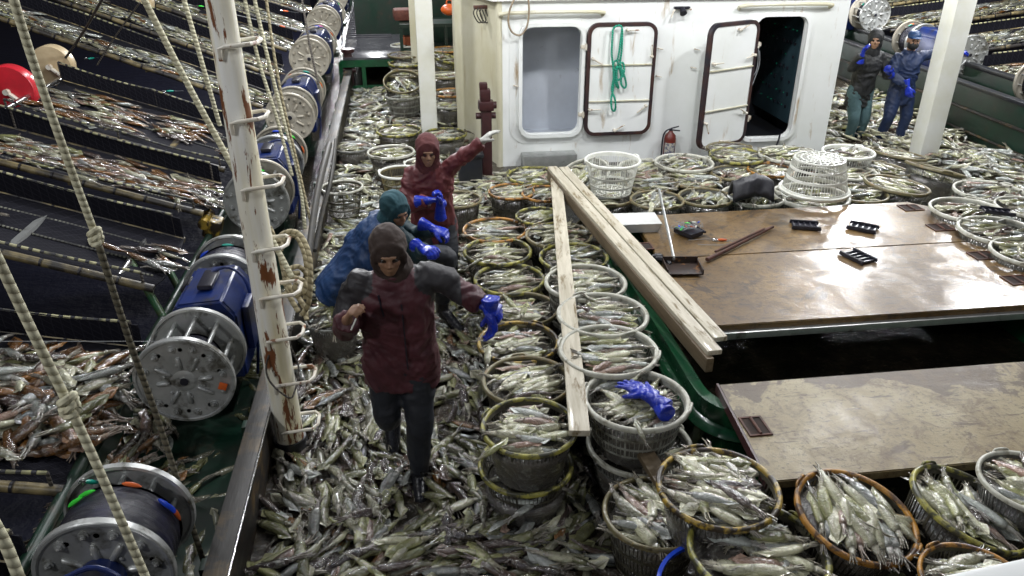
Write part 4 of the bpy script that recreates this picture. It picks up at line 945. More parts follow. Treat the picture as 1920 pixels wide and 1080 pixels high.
M['cordgrey'] = uvmat('grey_net_cord', band_fn((.22, .22, .17), (.14, .14, .12), (.02, .02, .02), .03, .55))
CH = []   # squid surfaces on the chutes
def chute(label, Y0, Y1, Xin, zin, L, slope, side=-1, pipes=True, roller=False, cover=.5, hump=.05, yskew=0.):
    t = empty('landing_chute', (Xin, (Y0 + Y1) / 2, zin), label, 'chute', 'netted landing chutes outside the bulwarks')
    Xo = Xin + side * L; zo = zin + slope * L; ys = yskew
    g = G(); n = 10
    vs = []
    for i in range(n + 1):
        u = i / n; x = Xin + (Xo - Xin) * u; z = zin + (zo - zin) * u
        for j in range(5):
            v = j / 4; vs.append((x, Y0 + ys * u + (Y1 - Y0) * v, z - .07 * math.sin(math.pi * v) + .01))
    fs = [[i * 5 + j, (i + 1) * 5 + j, (i + 1) * 5 + j + 1, i * 5 + j + 1] for i in range(n) for j in range(4)]
    g.add(vs, fs); o = g.build('net_bed', M['net'], t); sm = o.modifiers.new('t', 'SOLIDIFY'); sm.thickness = .012
    def pt(u, y, dz): return (Xin + (Xo - Xin) * u, y + ys * u, zin + (zo - zin) * u + dz)
    g = G(); g.tube([pt(0, Y0, .0), pt(.5, Y0, 0), pt(1, Y0, 0)], .032, 12); g.build('edge_pipe', M['pipewrap'], t)
    g = G(); g.tube([pt(0, Y1, .0), pt(1, Y1, 0)], .028, 10); g.build('edge_pipe', M['pipewrap'], t)
    for yy, hz in ((Y1, .22), (Y0, .12)):
        g = G(); g.tube([pt(u, yy, hz - .03 * math.sin(math.pi * ((u * 2) % 1))) for u in np.linspace(0.02, 1, 13)], .011, 8); g.build('rail_rope', M['beadrope'], t)
        for u in (.02, .5, 1.): g = G(); g.tube([pt(u, yy, 0), pt(u, yy, hz)], .011, 6); g.build('post', M['ropedark'], t)
    g = G(); a = [pt(u, Y1, 0) for u in (0, 1)]; b = [pt(u, Y1, .2) for u in (0, 1)]; g.add([a[0], a[1], b[1], b[0]], [[0, 1, 2, 3]]); o = g.build('side_net', M['net'], t, smooth=False); sm = o.modifiers.new('t', 'SOLIDIFY'); sm.thickness = .01
    for v_ in ((.22, .5, .78) if Y0 < 13 else (.5,)):
        yv = Y0 + (Y1 - Y0) * v_; g = G(); g.tube([pt(u, yv + .02 * math.sin(9 * u + v_ * 7), .012 - .05 * math.sin(math.pi * v_)) for u in np.linspace(.02, 1, 9)], .009, 6); g.build('net_cord', M['cordgrey'], t)
    for u in (.3, .62): 
        g = G(); g.bar(pt(u, Y0, -.035), pt(u, Y1, -.035), .06, .03); g.build('cross_slat', M['steel'] if rnd.random() < .5 else M['pipewrap'], t)
    if roller:
        g = G(); g.cyl(pt(1.02, Y0 - .15, .0), pt(1.02, Y1 + .05, .0), .028, n=14); g.build('roller_bar', M['chrome'], t)
    CH.append((Y0, Y1, Xin, zin, L, slope, side, cover, hump, ys))
    return t
chute('netted chute at the very bottom left, its edge cut by the picture', 1.7, 3.05, -1.98, .28, 2.2, .3, cover=.6)
chute('netted chute heaped with brown and pale squid beside the near reels', 3.5, 4.98, -1.98, .36, 2.6, .22, cover=2.5, hump=.20)
chute('black netted chute behind the green roller bracket, nearly empty', 5.42, 6.35, -1.98, .62, 3.3, .36, cover=.35)
chute('netted chute strewn with pale squid, third from the squid heap', 7.03, 7.85, -1.98, .60, 3.6, .35, cover=1.1)
chute('wide netted chute ending at the red and cream end wheels', 8.1, 9.5, -1.98, .68, 1.95, .35, roller=True, cover=.69)
chute('long netted chute just beyond the cream end wheel', 10.7, 11.55, -1.98, .72, 4.6, .40, cover=.9)
chute('long netted chute second beyond the cream end wheel', 12.1, 12.9, -1.98, .85, 5.2, .40, cover=1.0)
chute('distant netted chute third beyond the cream end wheel', 13.5, 14.4, -1.98, 1.0, 5.0, .38, cover=1.0)
chute('distant netted chute at the top left, next to last', 15.0, 15.9, -1.98, 1.1, 5.5, .36, cover=1.1)
chute('farthest netted chute at the top edge of the picture', 16.6, 17.6, -1.98, 1.2, 6, .34, cover=1.1)
for k, (a, b, zz) in enumerate(((8.6, 9.7, .75), (10.3, 11.3, .85), (12.0, 13.1, .95), (13.9, 15, 1.05), (15.8, 16.9, 1.15))):
    chute(['nearest starboard chute beyond the blue motor box', 'second starboard chute at the right edge heaped with squid', 'third starboard chute with a yellow edge rope, upper right', 'fourth starboard chute at the top right', 'farthest starboard chute at the top right'][k], a, b, 8.95, zz, 5.5, .16, side=1, cover=1.3, hump=.08, yskew=-1.2)
# wheels
def wheel(px, py, X, r, w, mat, label):
    c = Vector(atX(px, py, X)); t = empty('end_wheel', tuple(c), label, 'wheel', 'end wheels of the chutes')
    g = G(); g.lathe([(.02, -w / 2 - .02), (r * .97, -w / 2), (r, -w / 2 + .01), (r, w / 2 - .01), (r * .97, w / 2), (.02, w / 2 + .02), (.02, -w / 2 - .02)], 44, axis='Y', c=tuple(c)); g.build('rim', mat, t)
    g = G(); g.bar(c + Vector((0, -w / 2 - .04, 0)), c + Vector((.26, -w / 2 - .06, -.24)), .05, .025, .004); g.build('bracket', M['rodpaint'], t)
    g = G(); g.cyl(c + Vector((0, -w / 2 - .07, 0)), c + Vector((0, w / 2 + .05, 0)), .03, n=14); g.build('hub', M['rodpaint'], t)
wheel(22, 168, -4.15, .255, .16, M['red'], 'red round wheel at the left picture edge')
wheel(100, 122, -4.15, .23, .16, M['beige'], 'cream round wheel beside the red one at the left')
wheel(252, 5, -4.15, .27, .22, M['beige'], 'cream wheel cut by the top edge of the picture')
# green roller bracket
t = empty('roller_bracket', (-2.0, 5.2, .3), 'steel roller bar on two mossy green pipe legs over the squid heap', 'roller bracket')
a, b = atX(222, 518, -2.25), atX(290, 430, -2.25)
g = G(); g.cyl(tuple(a), tuple(b), .026, n=18); g.build('roller_bar', M['chrome'], t)
l1 = a + (b - a) * .3; l2 = a + (b - a) * .85
e1, e2 = atX(312, 605, -1.95), atX(352, 572, -1.95)
g = G(); g.tube([tuple(l1), tuple(e1)], .030, 12); g.build('leg', M['greenpipe'], t)
g = G(); g.tube([tuple(l2), tuple(e2)], .030, 12); g.build('leg', M['greenpipe'], t)
g = G(); c = atX(400, 425, -1.95); g.box(tuple(c), (.16, .2, .18), (0, .3, 0), b=.03); g.cyl((c[0] - .05, c[1] - .15, c[2] + .08), (c[0] - .05, c[1] + .15, c[2] + .08), .05, n=12)
tag(g.build('worn_clamp', M['r_gold'], loc=tuple(c)), 'worn yellow and rusty clamp between the reels left of the mast', 'clamp')
# black board at the left
c = [atX(x, y, -2.9) for x, y in ((-40, 690), (95, 600))]
q = Vector(atX(20, 700, -2.75)); g = G(); g.box(tuple(q), (.5, .6, .03), (.12, .22, .4), b=.004)
t = tag(g.build('black_board', M['black'], loc=tuple(q)), 'square black board half buried in squid at the left edge', 'board')
g = G(); q2 = q + Vector((-.02, .28, .05)); g.box(tuple(q2), (.26, .08, .02), (.12, .22, .4)); o = g.build('board_edge', M['r_gold'], loc=tuple(q2)); tag(o, 'small yellow painted slat on the black board at the left edge', 'slat')

# ropes
def rope(label, pts, r, mat='rope', sub=6, cat='rope', name='rope'):
    g = G(); g.tube([Vector(p) for p in pts], r, 10, sub=sub); p0 = tuple(pts[-1]); o = g.build(name, M[mat], loc=p0); return tag(o, label, cat)
rope('thick pale rope with knots running from the top left corner down to the reels', [ptd(8, -60, 2.3), ptd(60, 110, 2.55), ptd(132, 315, 2.85), ptd(178, 438, 3.05)], .0145)
rope('dirty lower half of the knotted rope falling past the nearest reels', [ptd(178, 438, 3.05), ptd(243, 640, 3.4), ptd(300, 800, 3.7), ptd(392, 1085, 4.1)], .0145, 'ropelow')
rope('thickest pale rope crossing the bottom left over the nearest drum', [ptd(-30, 430, 1.9), ptd(50, 600, 2.05), ptd(130, 762, 2.2), ptd(196, 905, 2.3), ptd(285, 1110, 2.45)], .0135)
rope('short pale rope in the bottom left corner', [ptd(-40, 930, 1.9), ptd(10, 1020, 1.95), ptd(45, 1110, 2.0)], .0145)
rope('pale rope from the top to the mast, left of the rungs', [ptd(258, -25, 4.2), ptd(345, 145, 4.5), ptd(440, 320, 4.75), ptd(505, 440, 4.95), ptd(548, 520, 5.0)], .0185)
rope('thin pale rope from the top to behind the mast', [ptd(338, -25, 5.2), ptd(375, 105, 5.4), ptd(412, 235, 5.7)], .016)
rope('pale rope just right of the mast, leftmost of three', [ptd(455, -20, 6.4), ptd(484, 110, 6.6), ptd(520, 225, 6.8), ptd(548, 330, 6.9)], .015)
rope('pale rope just right of the mast, middle of three', [ptd(473, -20, 6.4), ptd(500, 100, 6.6), ptd(528, 210, 6.8), ptd(560, 330, 6.9), ptd(572, 430, 7.0)], .016)
rope('dirty rope right of the mast over the cream flanges, rightmost of three', [ptd(497, -20, 6.4), ptd(512, 90, 6.5), ptd(530, 190, 6.6), ptd(556, 300, 6.7), ptd(590, 450, 6.8)], .012, 'ropedirty')
rope('dark thin rope crossing the cream flanges', [ptd(563, -20, 8.4), ptd(580, 80, 8.3), ptd(597, 158, 8.2)], .012, 'ropedark')
rope('dark thin rope leading to the hub of the cream wheel', [ptd(202, -20, 7.8), ptd(150, 70, 8.6), ptd(92, 150, 9.4)], .014, 'ropedark')
rope('dark thin rope crossing the black chutes high on the left', [ptd(262, 5, 9.0), ptd(215, 70, 9.4), ptd(182, 122, 9.6)], .010, 'ropedark')
for (x, y, d, lb) in ((178, 440, 3.03, 'knot in the long pale rope above the empty black chute'), (128, 755, 2.17, 'knot in the thickest pale rope over the squid heap')):
    g = G(); c = Vector(ptd(x, y, d)); 
    for k in range(3):
        g.tube([c + Vector((.018 * math.cos(a + k), .019 * math.sin(a + k), -.022 + .017 * k + .012 * math.sin(a + 2 * k))) for a in np.linspace(0, 6.28, 14)], .0125, 8, caps=False)
    tag(g.build('rope_knot', M['rope'], loc=tuple(c)), lb, 'knot')
# coil on the mast hook
g = G(); cx = 562
def pm(x, y, d=5.15): return Vector(ptd(x, y, d))
for pts in (((522, 455), (528, 440), (548, 434), (566, 445), (580, 480), (582, 530), (578, 570), (566, 590)), ((526, 470), (534, 445), (550, 441), (562, 452), (573, 485), (576, 530), (572, 560)),
            ((505, 425), (520, 460), (530, 500), (538, 540), (545, 560), (560, 585)), ((540, 505), (560, 500), (575, 515), (572, 540), (555, 550), (542, 535), (545, 515), (562, 512)),
            ((548, 520), (570, 528), (568, 548), (550, 552), (556, 530)), ((522, 545), (520, 535), (530, 530), (540, 540), (535, 552), (524, 552), (521, 543)),
            ((535, 505), (540, 530), (558, 556), (570, 575), (575, 600))):
    dd = rnd.uniform(5.05, 5.25); g.tube([pm(x, y, dd + .03 * math.sin(i)) for i, (x, y) in enumerate(pts)], .0175, 10, sub=6)
tag(g.build('rope_coil', M['ropedirty'], loc=tuple(pm(550, 500))), 'knotted brown rope coil hanging from the mast rungs', 'rope coil')
rope('thin dark loop of wire round the lower mast', [ptd(556, 606, 4.9), ptd(520, 640, 4.72), ptd(500, 680, 4.68), ptd(506, 715, 4.68), ptd(540, 745, 4.72), ptd(552, 735, 4.8), ptd(560, 690, 4.85), ptd(543, 640, 4.82), ptd(552, 600, 4.9)], .006, 'ropedark', 8, 'wire', 'wire_loop')
rope('black cable bundle hanging over the timber board behind the mast', [ptd(618, 270, 8.2), ptd(610, 300, 7.6), ptd(596, 360, 7.0), ptd(585, 430, 6.6), ptd(575, 520, 6.2)], .03, 'cable', 6, 'cable', 'cable')
rope('dark hose hanging beside the black cable bundle', [ptd(630, 262, 8.2), ptd(622, 330, 7.6), ptd(604, 400, 7.0), ptd(590, 470, 6.6)], .02, 'cable', 6, 'cable', 'cable')
# jigs flying on their lines
for x, y, d, c, tx, ty, lb in ((305, 643, 4.9, 'lime', 360, 640, 'lime green jig reaching the half-wound drum'), (18, 467, 6.5, 'jigblue', 380, 475, 'blue jig on its line over the black chute, far left'), (160, 903, 3.6, 'teal', 190, 905, 'teal jig beside the nearest black drum'),
                               (402, 473, 6.1, 'orange', 430, 470, 'orange jig by the drum left of the mast'), (203, 292, 8, 'jigblue', 430, 322, 'blue jig on its line left of the mast, higher'), (238, 216, 9, 'teal', 300, 225, 'teal jig above the wide chute, left one'),
                               (312, 171, 9.5, 'teal', 345, 170, 'teal jig above the wide chute, right one'), (325, 38, 12, 'pink', 360, 44, 'pink jig near the top of the left ropes'), (372, 11, 13, 'lime', 400, 14, 'lime jig at the top beside the mast'),
                               (530, 20, 12, 'orange', 560, 24, 'orange jig at the top between the ropes'), (524, 48, 11.5, 'orange', 590, 66, 'orange jig leading to the cream flanges'), (165, 110, 9.8, 'teal', 185, 108, 'teal jig beside the cream wheel')):
    p = Vector(ptd(x, y, d)); e = Vector(ptd(tx, ty, d + .1)); dv = (e - p).normalized(); jig(p, dv, c, lb, tail=e, s=1.15)
    if x in (18,): pass
for k, (a, b, d1, d2, lb) in enumerate([((0, 640), (360, 640), 4.8, 4.9, 'fine fishing line running left from the half-wound drum'), ((0, 180), (110, 178), 3.6, 3.6, None), ((520, 45), (640, 80), 11.5, 12.5, 'taut pale line drawn onto a cream flange'), ((430, 25), (600, 65), 11, 12.5, 'taut pale line above the cream flanges')]):
    if lb: rope(lb, [ptd(*a, d1), ptd(*b, d2)], .0022 if k == 0 else .006, 'line', 1, 'line', 'fishing_line')

# ------------------------------------------------------------------ squid
def squid_geo(near, seed):
    r = np.random.RandomState(seed); V = []; T = []; Cc = []
    A, B, m = (10, 8, 8) if near else (5, 5, 5)
    prof_x = np.linspace(-.5, .5, A); w = np.array([.012, .05, .085, .115, .135, .145, .148, .142, .132, .112]) if near else np.array([.015, .09, .14, .145, .11])
    def ring_(x, rad, n, zs=.70): 
        th = np.arange(n) * 2 * np.pi / n + .1; return np.stack([np.full(n, x), rad * np.cos(th), zs * rad * np.sin(th)], 1)
    def connect(o1, o2, n):
        for k in range(n):
            k2 = (k + 1) % n; T.append((o1 + k, o1 + k2, o2 + k2)); T.append((o1 + k, o2 + k2, o2 + k))
    off = 0; last = None
    def push(v, c):
        nonlocal off
        o = off; V.extend(v.tolist()); Cc.extend([c] * len(v) if not isinstance(c, list) else c); off += len(v); return o
    for x, rad in zip(prof_x, w):
        v = ring_(x, rad, m); cs = []
        for q in v:
            up = q[2] / (rad * .70 + 1e-6); k = 1.0 - (.45 if (up > .75) else 0) ; cs.append((k, 0, 0) if x < .46 else (k * .8, .15, 0))
        o = push(v, cs)
        if last is not None: connect(last, o, m)
        last = o
    heads = ((.50, .075), (.56, .085), (.64, .075), (.70, .05)) if near else ((.52, .08), (.68, .055))
    for x, rad in heads:
        o = push(ring_(x, rad, m), (.75, .5, 0)); connect(last, o, m); last = o
    # fins
    for s in (-1, 1):
        f = np.array([[-.50, 0, .03], [-.38, s * .12, -.01 + .03 * r.rand()], [-.27, s * .19, -.03 + .05 * r.rand()], [-.12, s * .12, .0], [-.04, s * .06, .04]])
        o = push(f, (.95, .1, 0)); T.append((o, o + 1, o + 2)); T.append((o, o + 2, o + 3)); T.append((o, o + 3, o + 4))
    # arms
    na = 6 if near else 3; seg = 4 if near else 3; tot = .25
    for k in range(na):
        a = 2 * np.pi * k / na; base = np.array([.69, .035 * np.cos(a), .03 * np.sin(a)]); d = np.array([1., .1 * np.cos(a) + .09 * r.randn(), -.16 + .03 * r.randn()]); L = (tot * r.uniform(.7, 1.1)) * (1.25 if k == 0 else 1)
        cur = np.array([0, r.randn() * .8, -.1 + r.randn() * .1]); last_ = None; p = base
        for i in range(seg):
            rad = .027 * (1 - i / seg) + .005 if near else .028 * (1 - i / seg) + .008
            th = np.arange(3) * 2 * np.pi / 3; dd = d / np.linalg.norm(d); s1 = np.cross(dd, [0, 0, 1.]); s1 /= np.linalg.norm(s1) + 1e-9; s2 = np.cross(dd, s1)
            v = p + rad * (np.cos(th)[:, None] * s1 + np.sin(th)[:, None] * s2); o = push(v, (.8, .75, 0))
            if last_ is not None: connect(last_, o, 3)
            last_ = o; p = p + dd * L / (seg - 1); d = d + cur / seg
    if near:
        for s in (-1, 1):
            c = np.array([.60, s * .078, .03]); 
            v = np.array([c + q for q in ([.026, 0, 0], [0, s * .018, 0], [-.026, 0, 0], [0, 0, .026], [0, 0, -.026])]); o = push(v, [(0, 0, 1), (0, 0, 2), (0, 0, 1), (0, 0, 1), (0, 0, 1)])
            for q in ((0, 3, 1), (3, 2, 1), (2, 4, 1), (4, 0, 1)): T.append(tuple(o + i for i in (q if s > 0 else q[::-1])))
    V = np.array(V); b = r.uniform(-.35, .35); b2 = r.uniform(-.15, .15)
    V[:, 1] += b * (V[:, 0] ** 2) * .8 - b * .1; V[:, 2] += b2 * V[:, 0] ** 2
    V[:, 1] *= r.uniform(.85, 1.15); V[:, 2] = np.maximum(V[:, 2], -.13)
    return V, np.array(T), np.array(Cc)
NV = 8
GEO = {(n, k): squid_geo(n, 50 + k + (100 if n else 0)) for n in (True, False) for k in range(NV)}
TINTS = {'pale': (.60, .59, .40), 'olive': (.37, .38, .16), 'grey': (.46, .49, .45), 'rosy': (.36, .23, .17), 'brown': (.30, .125, .022), 'dark': (.09, .06, .05)}
def colour(code, tint, jit=1.):
    t = np.array(tint) * jit; arm = np.array((.33, .29, .25)) * (.6 + .4 * jit)
    k, a, e = code[:, 0:1], code[:, 1:2], code[:, 2]
    c = (t * (1 - a) + arm * a) * k; c[e == 1] = (.55, .55, .5); c[e == 2] = (.01, .01, .012); return c
INST = []   # pos, yaw, pitch, roll, size, tint name, top?, region
def put(p, yaw, pitch, roll, L, tint, top, reg): INST.append((p, yaw, pitch, roll, L, tint, top, reg))
def pick(probs):
    x = rnd.random(); s = 0
    for k, v in probs:
        s += v
        if x < s: return k
    return probs[0][0]
DECKP = (('olive', .36), ('pale', .2), ('grey', .14), ('rosy', .06), ('brown', .04), ('dark', .20))
BASKP = (('pale', .46), ('olive', .24), ('grey', .18), ('rosy', .09), ('dark', .03))
FARP = (('pale', .45), ('grey', .35), ('olive', .15), ('rosy', .05))
TRAYP = (('pale', .22), ('grey', .14), ('olive', .12), ('brown', .34), ('rosy', .04), ('dark', .14))
under = [(p[0], p[1], D / 2) for (c, p, D, m, f, fl, w) in FILL if c[0] in 'ABCDEG' and p[2] < .75]
def blocked(x, y, k=.86): return any((x - a) ** 2 + (y - b) ** 2 < (r_ * k) ** 2 for a, b, r_ in under)
def in_hatch(x, y): return HX0 - .02 < x < HX1 + .02 and HY0 - .02 < y < HY1 + .02
def in_house(x, y): return 9.82 < y < 14.6 and (.75 if y > 11 else 1.1 - (y - 9.82) * .3) < x < 5.78
def deckfill(reg, x0, x1, y0, y1, dens, probs, size=.19, zb=0., amp=.03, flow=None, layers=2):
    n = int((x1 - x0) * (y1 - y0) * dens)
    for i in range(n):
        x, y = rnd.uniform(x0, x1), rnd.uniform(y0, y1)
        if in_hatch(x, y) or in_house(x, y) or blocked(x, y): continue
        if (x - MX) ** 2 + (y - MY) ** 2 < .02: continue
        h = amp * noise.noise(Vector((x * 2.2, y * 2.2, 1.3))) + sheer(y) + zb
        top = i > n * (1 - 1 / layers)
        lay = int(layers * i / n)
        z = h - .05 + .03 * lay + rnd.uniform(-.022, .018)
        f = (noise.noise(Vector((x * .9, y * .9, 7.7))) * 5.5 if flow is None else flow(x, y)) + rnd.gauss(0, .45) + (math.pi if rnd.random() < .35 else 0)
        put((x, y, z), f, rnd.gauss(0, .14), rnd.uniform(-.6, .6), size * rnd.uniform(.7, 1.28), pick(probs), top, reg)
def nearflow(x, y):
    k = max(0., min(1., (y - 3.1) / .5)); return (1 - k) * noise.noise(Vector((x, y * 1.3, 2))) * 1.6 + k * (1.75 + 1.2 * noise.noise(Vector((x * 1.2, y, 5))))
deckfill('deck_near', -1.0, 1.6, 2.2, 5.6, 260, DECKP, .2, flow=nearflow, layers=3)
deckfill('deck_mid', -1.0, 1.5, 5.6, 9.6, 210, FARP, .19, layers=2)
deckfill('deck_far', -1.0, .9, 9.6, 14.4, 130, FARP, .22, layers=2, amp=.05)
deckfill('deck_row', 1.3, 5.6, 6.55, 9.75, 40, FARP, .2)
deckfill('deck_starboard', 4.95, 8.2, 4.2, 13.2, 120, FARP, .2, zb=.03, amp=.12, layers=2)
deckfill('deck_front', 1.6, 4.5, 2.0, 3.0, 60, DECKP, .19)
deckfill('gutter', -1.93, -1.14, 2.3, 7, 60, (('olive', .5), ('pale', .3), ('grey', .2)), .2, zb=.0, layers=1)
deckfill('tray', -2.02, -1.72, 2.95, 5.0, 260, TRAYP, .21, zb=.20, amp=.08, layers=2)
deckfill('tray', -1.95, -1.5, 3.1, 4.15, 120, TRAYP, .21, zb=.02, amp=.05, layers=2)
for (Y0, Y1, Xin, zin, L, slope, side, cover, hump, ys) in CH:
    n = int(L * (Y1 - Y0) * 85 * cover)
    for i in range(n):
        u = rnd.random() ** (1.5 if side < 0 and cover < .6 else 1.0); v = rnd.betavariate(2, 2) if cover > .5 else rnd.betavariate(1.3, 2.5)
        if cover < .7 and noise.noise(Vector((u * 4, v * 2, Y0))) < -.02: continue
        x = Xin + side * L * u; y = Y0 + (Y1 - Y0) * (.08 + .84 * v) + ys * u
        hm = hump * (1 if side > 0 or cover > 1.2 else (1 - u)) * math.sin(math.pi * v) * (1 if i % 3 else .5)
        z = zin + slope * L * u - .05 * math.sin(math.pi * v) + .02 + hm * (i / n) + rnd.uniform(0, .02)
        tray = cover > 1.4 and side < 0
        yaw = (rnd.gauss(0, .4) if not tray else rnd.uniform(-3, 3)) + (math.pi if rnd.random() < .5 else 0)
        pit = slope * (1 if math.cos(yaw) < 0 else -1) * -side * -.9
        put((x, y, z), yaw, -slope * .9 * math.cos(yaw) * side if not tray else rnd.gauss(0, .2), rnd.uniform(-.6, .6), (.235 if tray else .20) * rnd.uniform(.85, 1.25), pick(TRAYP if (Y0 < 9 and side < 0) else FARP[:2] + (('brown', .08), ('olive', .12))), i > n * .5, 'tray' if tray else 'chute')
FB = []
for (code, p, D, Mx, flow, fill, w) in FILL:
    if code.endswith('x') or code == 'B0': cnt = int(20 * D / .6)
    else: cnt = int((50 if code[0] in 'ABD' else 40) * (D / .6) ** 2 * min(fill, 1.5))
    P0 = Vector(p); R3 = Mx
    fl = 0 if flow is None else flow
    dome = .05 * fill if fill <= 1 else .05 + .09 * (fill - 1); lo = -.09 if fill < .8 else -.034 + rnd.uniform(-.016, .008)
    for i in range(cnt):
        lay = i / cnt; a, b = None, None
        rr_ = math.sqrt(rnd.random()); th = rnd.uniform(0, 6.283)
        a = rr_ * math.cos(th) * (D * .5 - .163); b = rr_ * math.sin(th) * (D * .5 - .065)
        if fill > 1.3: a *= 1.2; b *= 1.1
        dr = min(1, (a * a + b * b) / (D * .5) ** 2)
        x = a * math.cos(fl) - b * math.sin(fl); y = a * math.sin(fl) + b * math.cos(fl)
        z = lo + dome * (1 - dr) * (.55 + .45 * lay) - .03 + .028 * lay + rnd.uniform(-.005, .008)
        q = P0 + R3 @ Vector((x, y, z))
        yaw = fl + rnd.gauss(0, .28) + (math.pi if rnd.random() < .5 else 0)
        if rnd.random() < .16: yaw += rnd.uniform(-1.4, 1.4)
        # lean with the basket
        ax = R3 @ Vector((math.cos(yaw), math.sin(yaw), 0))
        put(tuple(q), math.atan2(ax.y, ax.x), -math.asin(max(-1, min(1, ax.z))) + rnd.gauss(0, .06), rnd.uniform(-.5, .5), .185 * rnd.uniform(.85, 1.2) * (1.08 if code[0] == 'D' else 1), pick(BASKP), lay > .45, 'basket ' + code)
    for h_ in range(1 if rnd.random() < .35 else 0):
        a_ = rnd.uniform(-3.0, .3); rr_ = D * .5 + .0; q = P0 + R3 @ Vector((rr_ * math.cos(a_), rr_ * math.sin(a_), .012)); dr_ = R3 @ Vector((math.cos(a_), math.sin(a_), -.12))
        put(tuple(q), math.atan2(dr_.y, dr_.x) + rnd.gauss(0, .4), .28, rnd.uniform(-.4, .4), .15 * rnd.uniform(.9, 1.2), pick(BASKP), False, 'rim')
    FB.append((P0, D, R3, lo, dome))
print('squid', len(INST))
# project and choose the individuals
def proj(p):
    v = np.array(p) - _C; d = v @ _f; return 960 + FPX * (v @ _r) / d, 540 - FPX * (v @ _u) / d, d
WH = {'deck_near': ('lying in the squid heap on the near deck round the smoking worker', 'squid on the near deck'), 'tray': ('in the heap on the chute beside the nearest reels', 'squid on the near chute'),
      'basket A1': ('in the nearest basket of the left row', 'squid in the nearest left-row basket'), 'basket A2': ('in the second basket of the left row', 'squid in the second left-row basket'), 'basket A3': ('in the third basket of the left row', 'squid in the third left-row basket'),
      'basket B1': ('in the white basket with the blue gloves', 'squid in the blue-gloved basket'), 'basket B2': ('in the white basket behind the blue-gloved one', 'squid in the second white basket'), 'basket B3': ('in the third white basket beside the green coaming', 'squid in the third white basket'),
      'basket D1': ('in the heaped golden rimmed basket', 'squid in the golden rimmed basket'), 'basket D2': ('in the yellow-green rimmed basket at the bottom edge', 'squid in the bottom basket'), 'basket D3': ('in the orange-brown rimmed basket tipped to the camera', 'squid in the orange-brown basket'),
      'basket D4': ('in the yellow-green basket tipped to the left, bottom right', 'squid in the tipped green basket'), 'gutter': ('on the green gutter floor between reels and timber board', 'squid in the gutter')}
QUOTA = {'deck_near': 108, 'tray': 44, 'gutter': 12, 'basket A1': 14, 'basket A2': 10, 'basket A3': 8, 'basket B1': 16, 'basket B2': 12, 'basket B3': 10, 'basket D1': 18, 'basket D2': 16, 'basket D3': 18, 'basket D4': 14}
cand = {}
for i, it in enumerate(INST):
    if not it[6] or it[7] not in QUOTA: continue
    x, y, d = proj(it[0])
    if not (10 < x < 1910 and 10 < y < 1075): continue
    if it[7] == 'gutter' and not (x > 330 and y > 600): continue
    cand.setdefault(it[7], []).append((d - (1.5 if it[5] == 'brown' else 0) - .6 * (it[0][2] if it[7][0] == 'b' else 0), i))
CHO = set()
for k, v in cand.items():
    v.sort(); CHO |= {i for _, i in v[:QUOTA[k]]}
SM = {}
def squid_single(var, tn, dk):
    if (var, tn, dk) not in SM:
        V, T, Cc = GEO[(True, var)]; me = bpy.data.meshes.new('squid'); me.from_pydata(V.tolist(), [], T.tolist())
        at = me.color_attributes.new('Col', 'FLOAT_COLOR', 'POINT'); c = colour(Cc, TINTS[tn], dk); at.data.foreach_set('color', np.concatenate([c, np.ones((len(c), 1))], 1).ravel())
        me.polygons.foreach_set('use_smooth', [True] * len(T)); me.materials.append(M['squid']); me.update(); SM[(var, tn, dk)] = me
    return SM[(var, tn, dk)]
CN = {'pale': 'pale cream', 'olive': 'greenish', 'grey': 'greyish white', 'rosy': 'pinkish brown', 'brown': 'orange-brown', 'dark': 'dark purplish'}
buckets = {}
for i, (p, yaw, pit, roll, L, tn, top, reg) in enumerate(INST):
    E_ = Euler((roll, pit, yaw)).to_matrix()
    if i in CHO:
        o = bpy.data.objects.new('squid', squid_single(rnd.randrange(NV), tn, rnd.choice((.3, .5, .78)) if reg in ('deck_near', 'gutter', 'tray') else rnd.choice((.7, .95)))); COL.objects.link(o)  # deck, gutter and tray squid darker; the deck's dimmer light is in the tint
        o.location = p; o.rotation_euler = (roll, pit, yaw); o.scale = (L, L, L)
        w, gr = WH[reg]; tag(o, CN[tn] + ' squid ' + w, 'squid', CN[tn] + ' ' + gr); continue
    x, y, d = proj(p)
    nearlod = d < 6.2 and top
    buckets.setdefault((nearlod, rnd.randrange(NV)), []).append((p, E_, L, tn, .52 if reg in ('deck_near', 'gutter') else .6 if reg == 'tray' else .5 if reg == 'chute' else .9))  # tint lowered by region, weaker light on the near deck put into colour
VS, TS, CS = [], [], []; off = 0
for key, lst in buckets.items():
    V, T, Cc = GEO[key]; n = len(lst)
    Ms = np.array([np.array(e) * L for _, e, L, _, _ in lst]); Ps = np.array([p for p, *_ in lst])
    vv = np.einsum('nij,vj->nvi', Ms, V) + Ps[:, None, :]
    VS.append(vv.reshape(-1, 3)); TS.append((T[None] + (np.arange(n) * len(V))[:, None, None]).reshape(-1, 3) + off); off += n * len(V)
    CS.append(np.concatenate([colour(Cc, TINTS[tn], rnd.uniform(.45, 1.25) * dk) for *_, tn, dk in lst]))
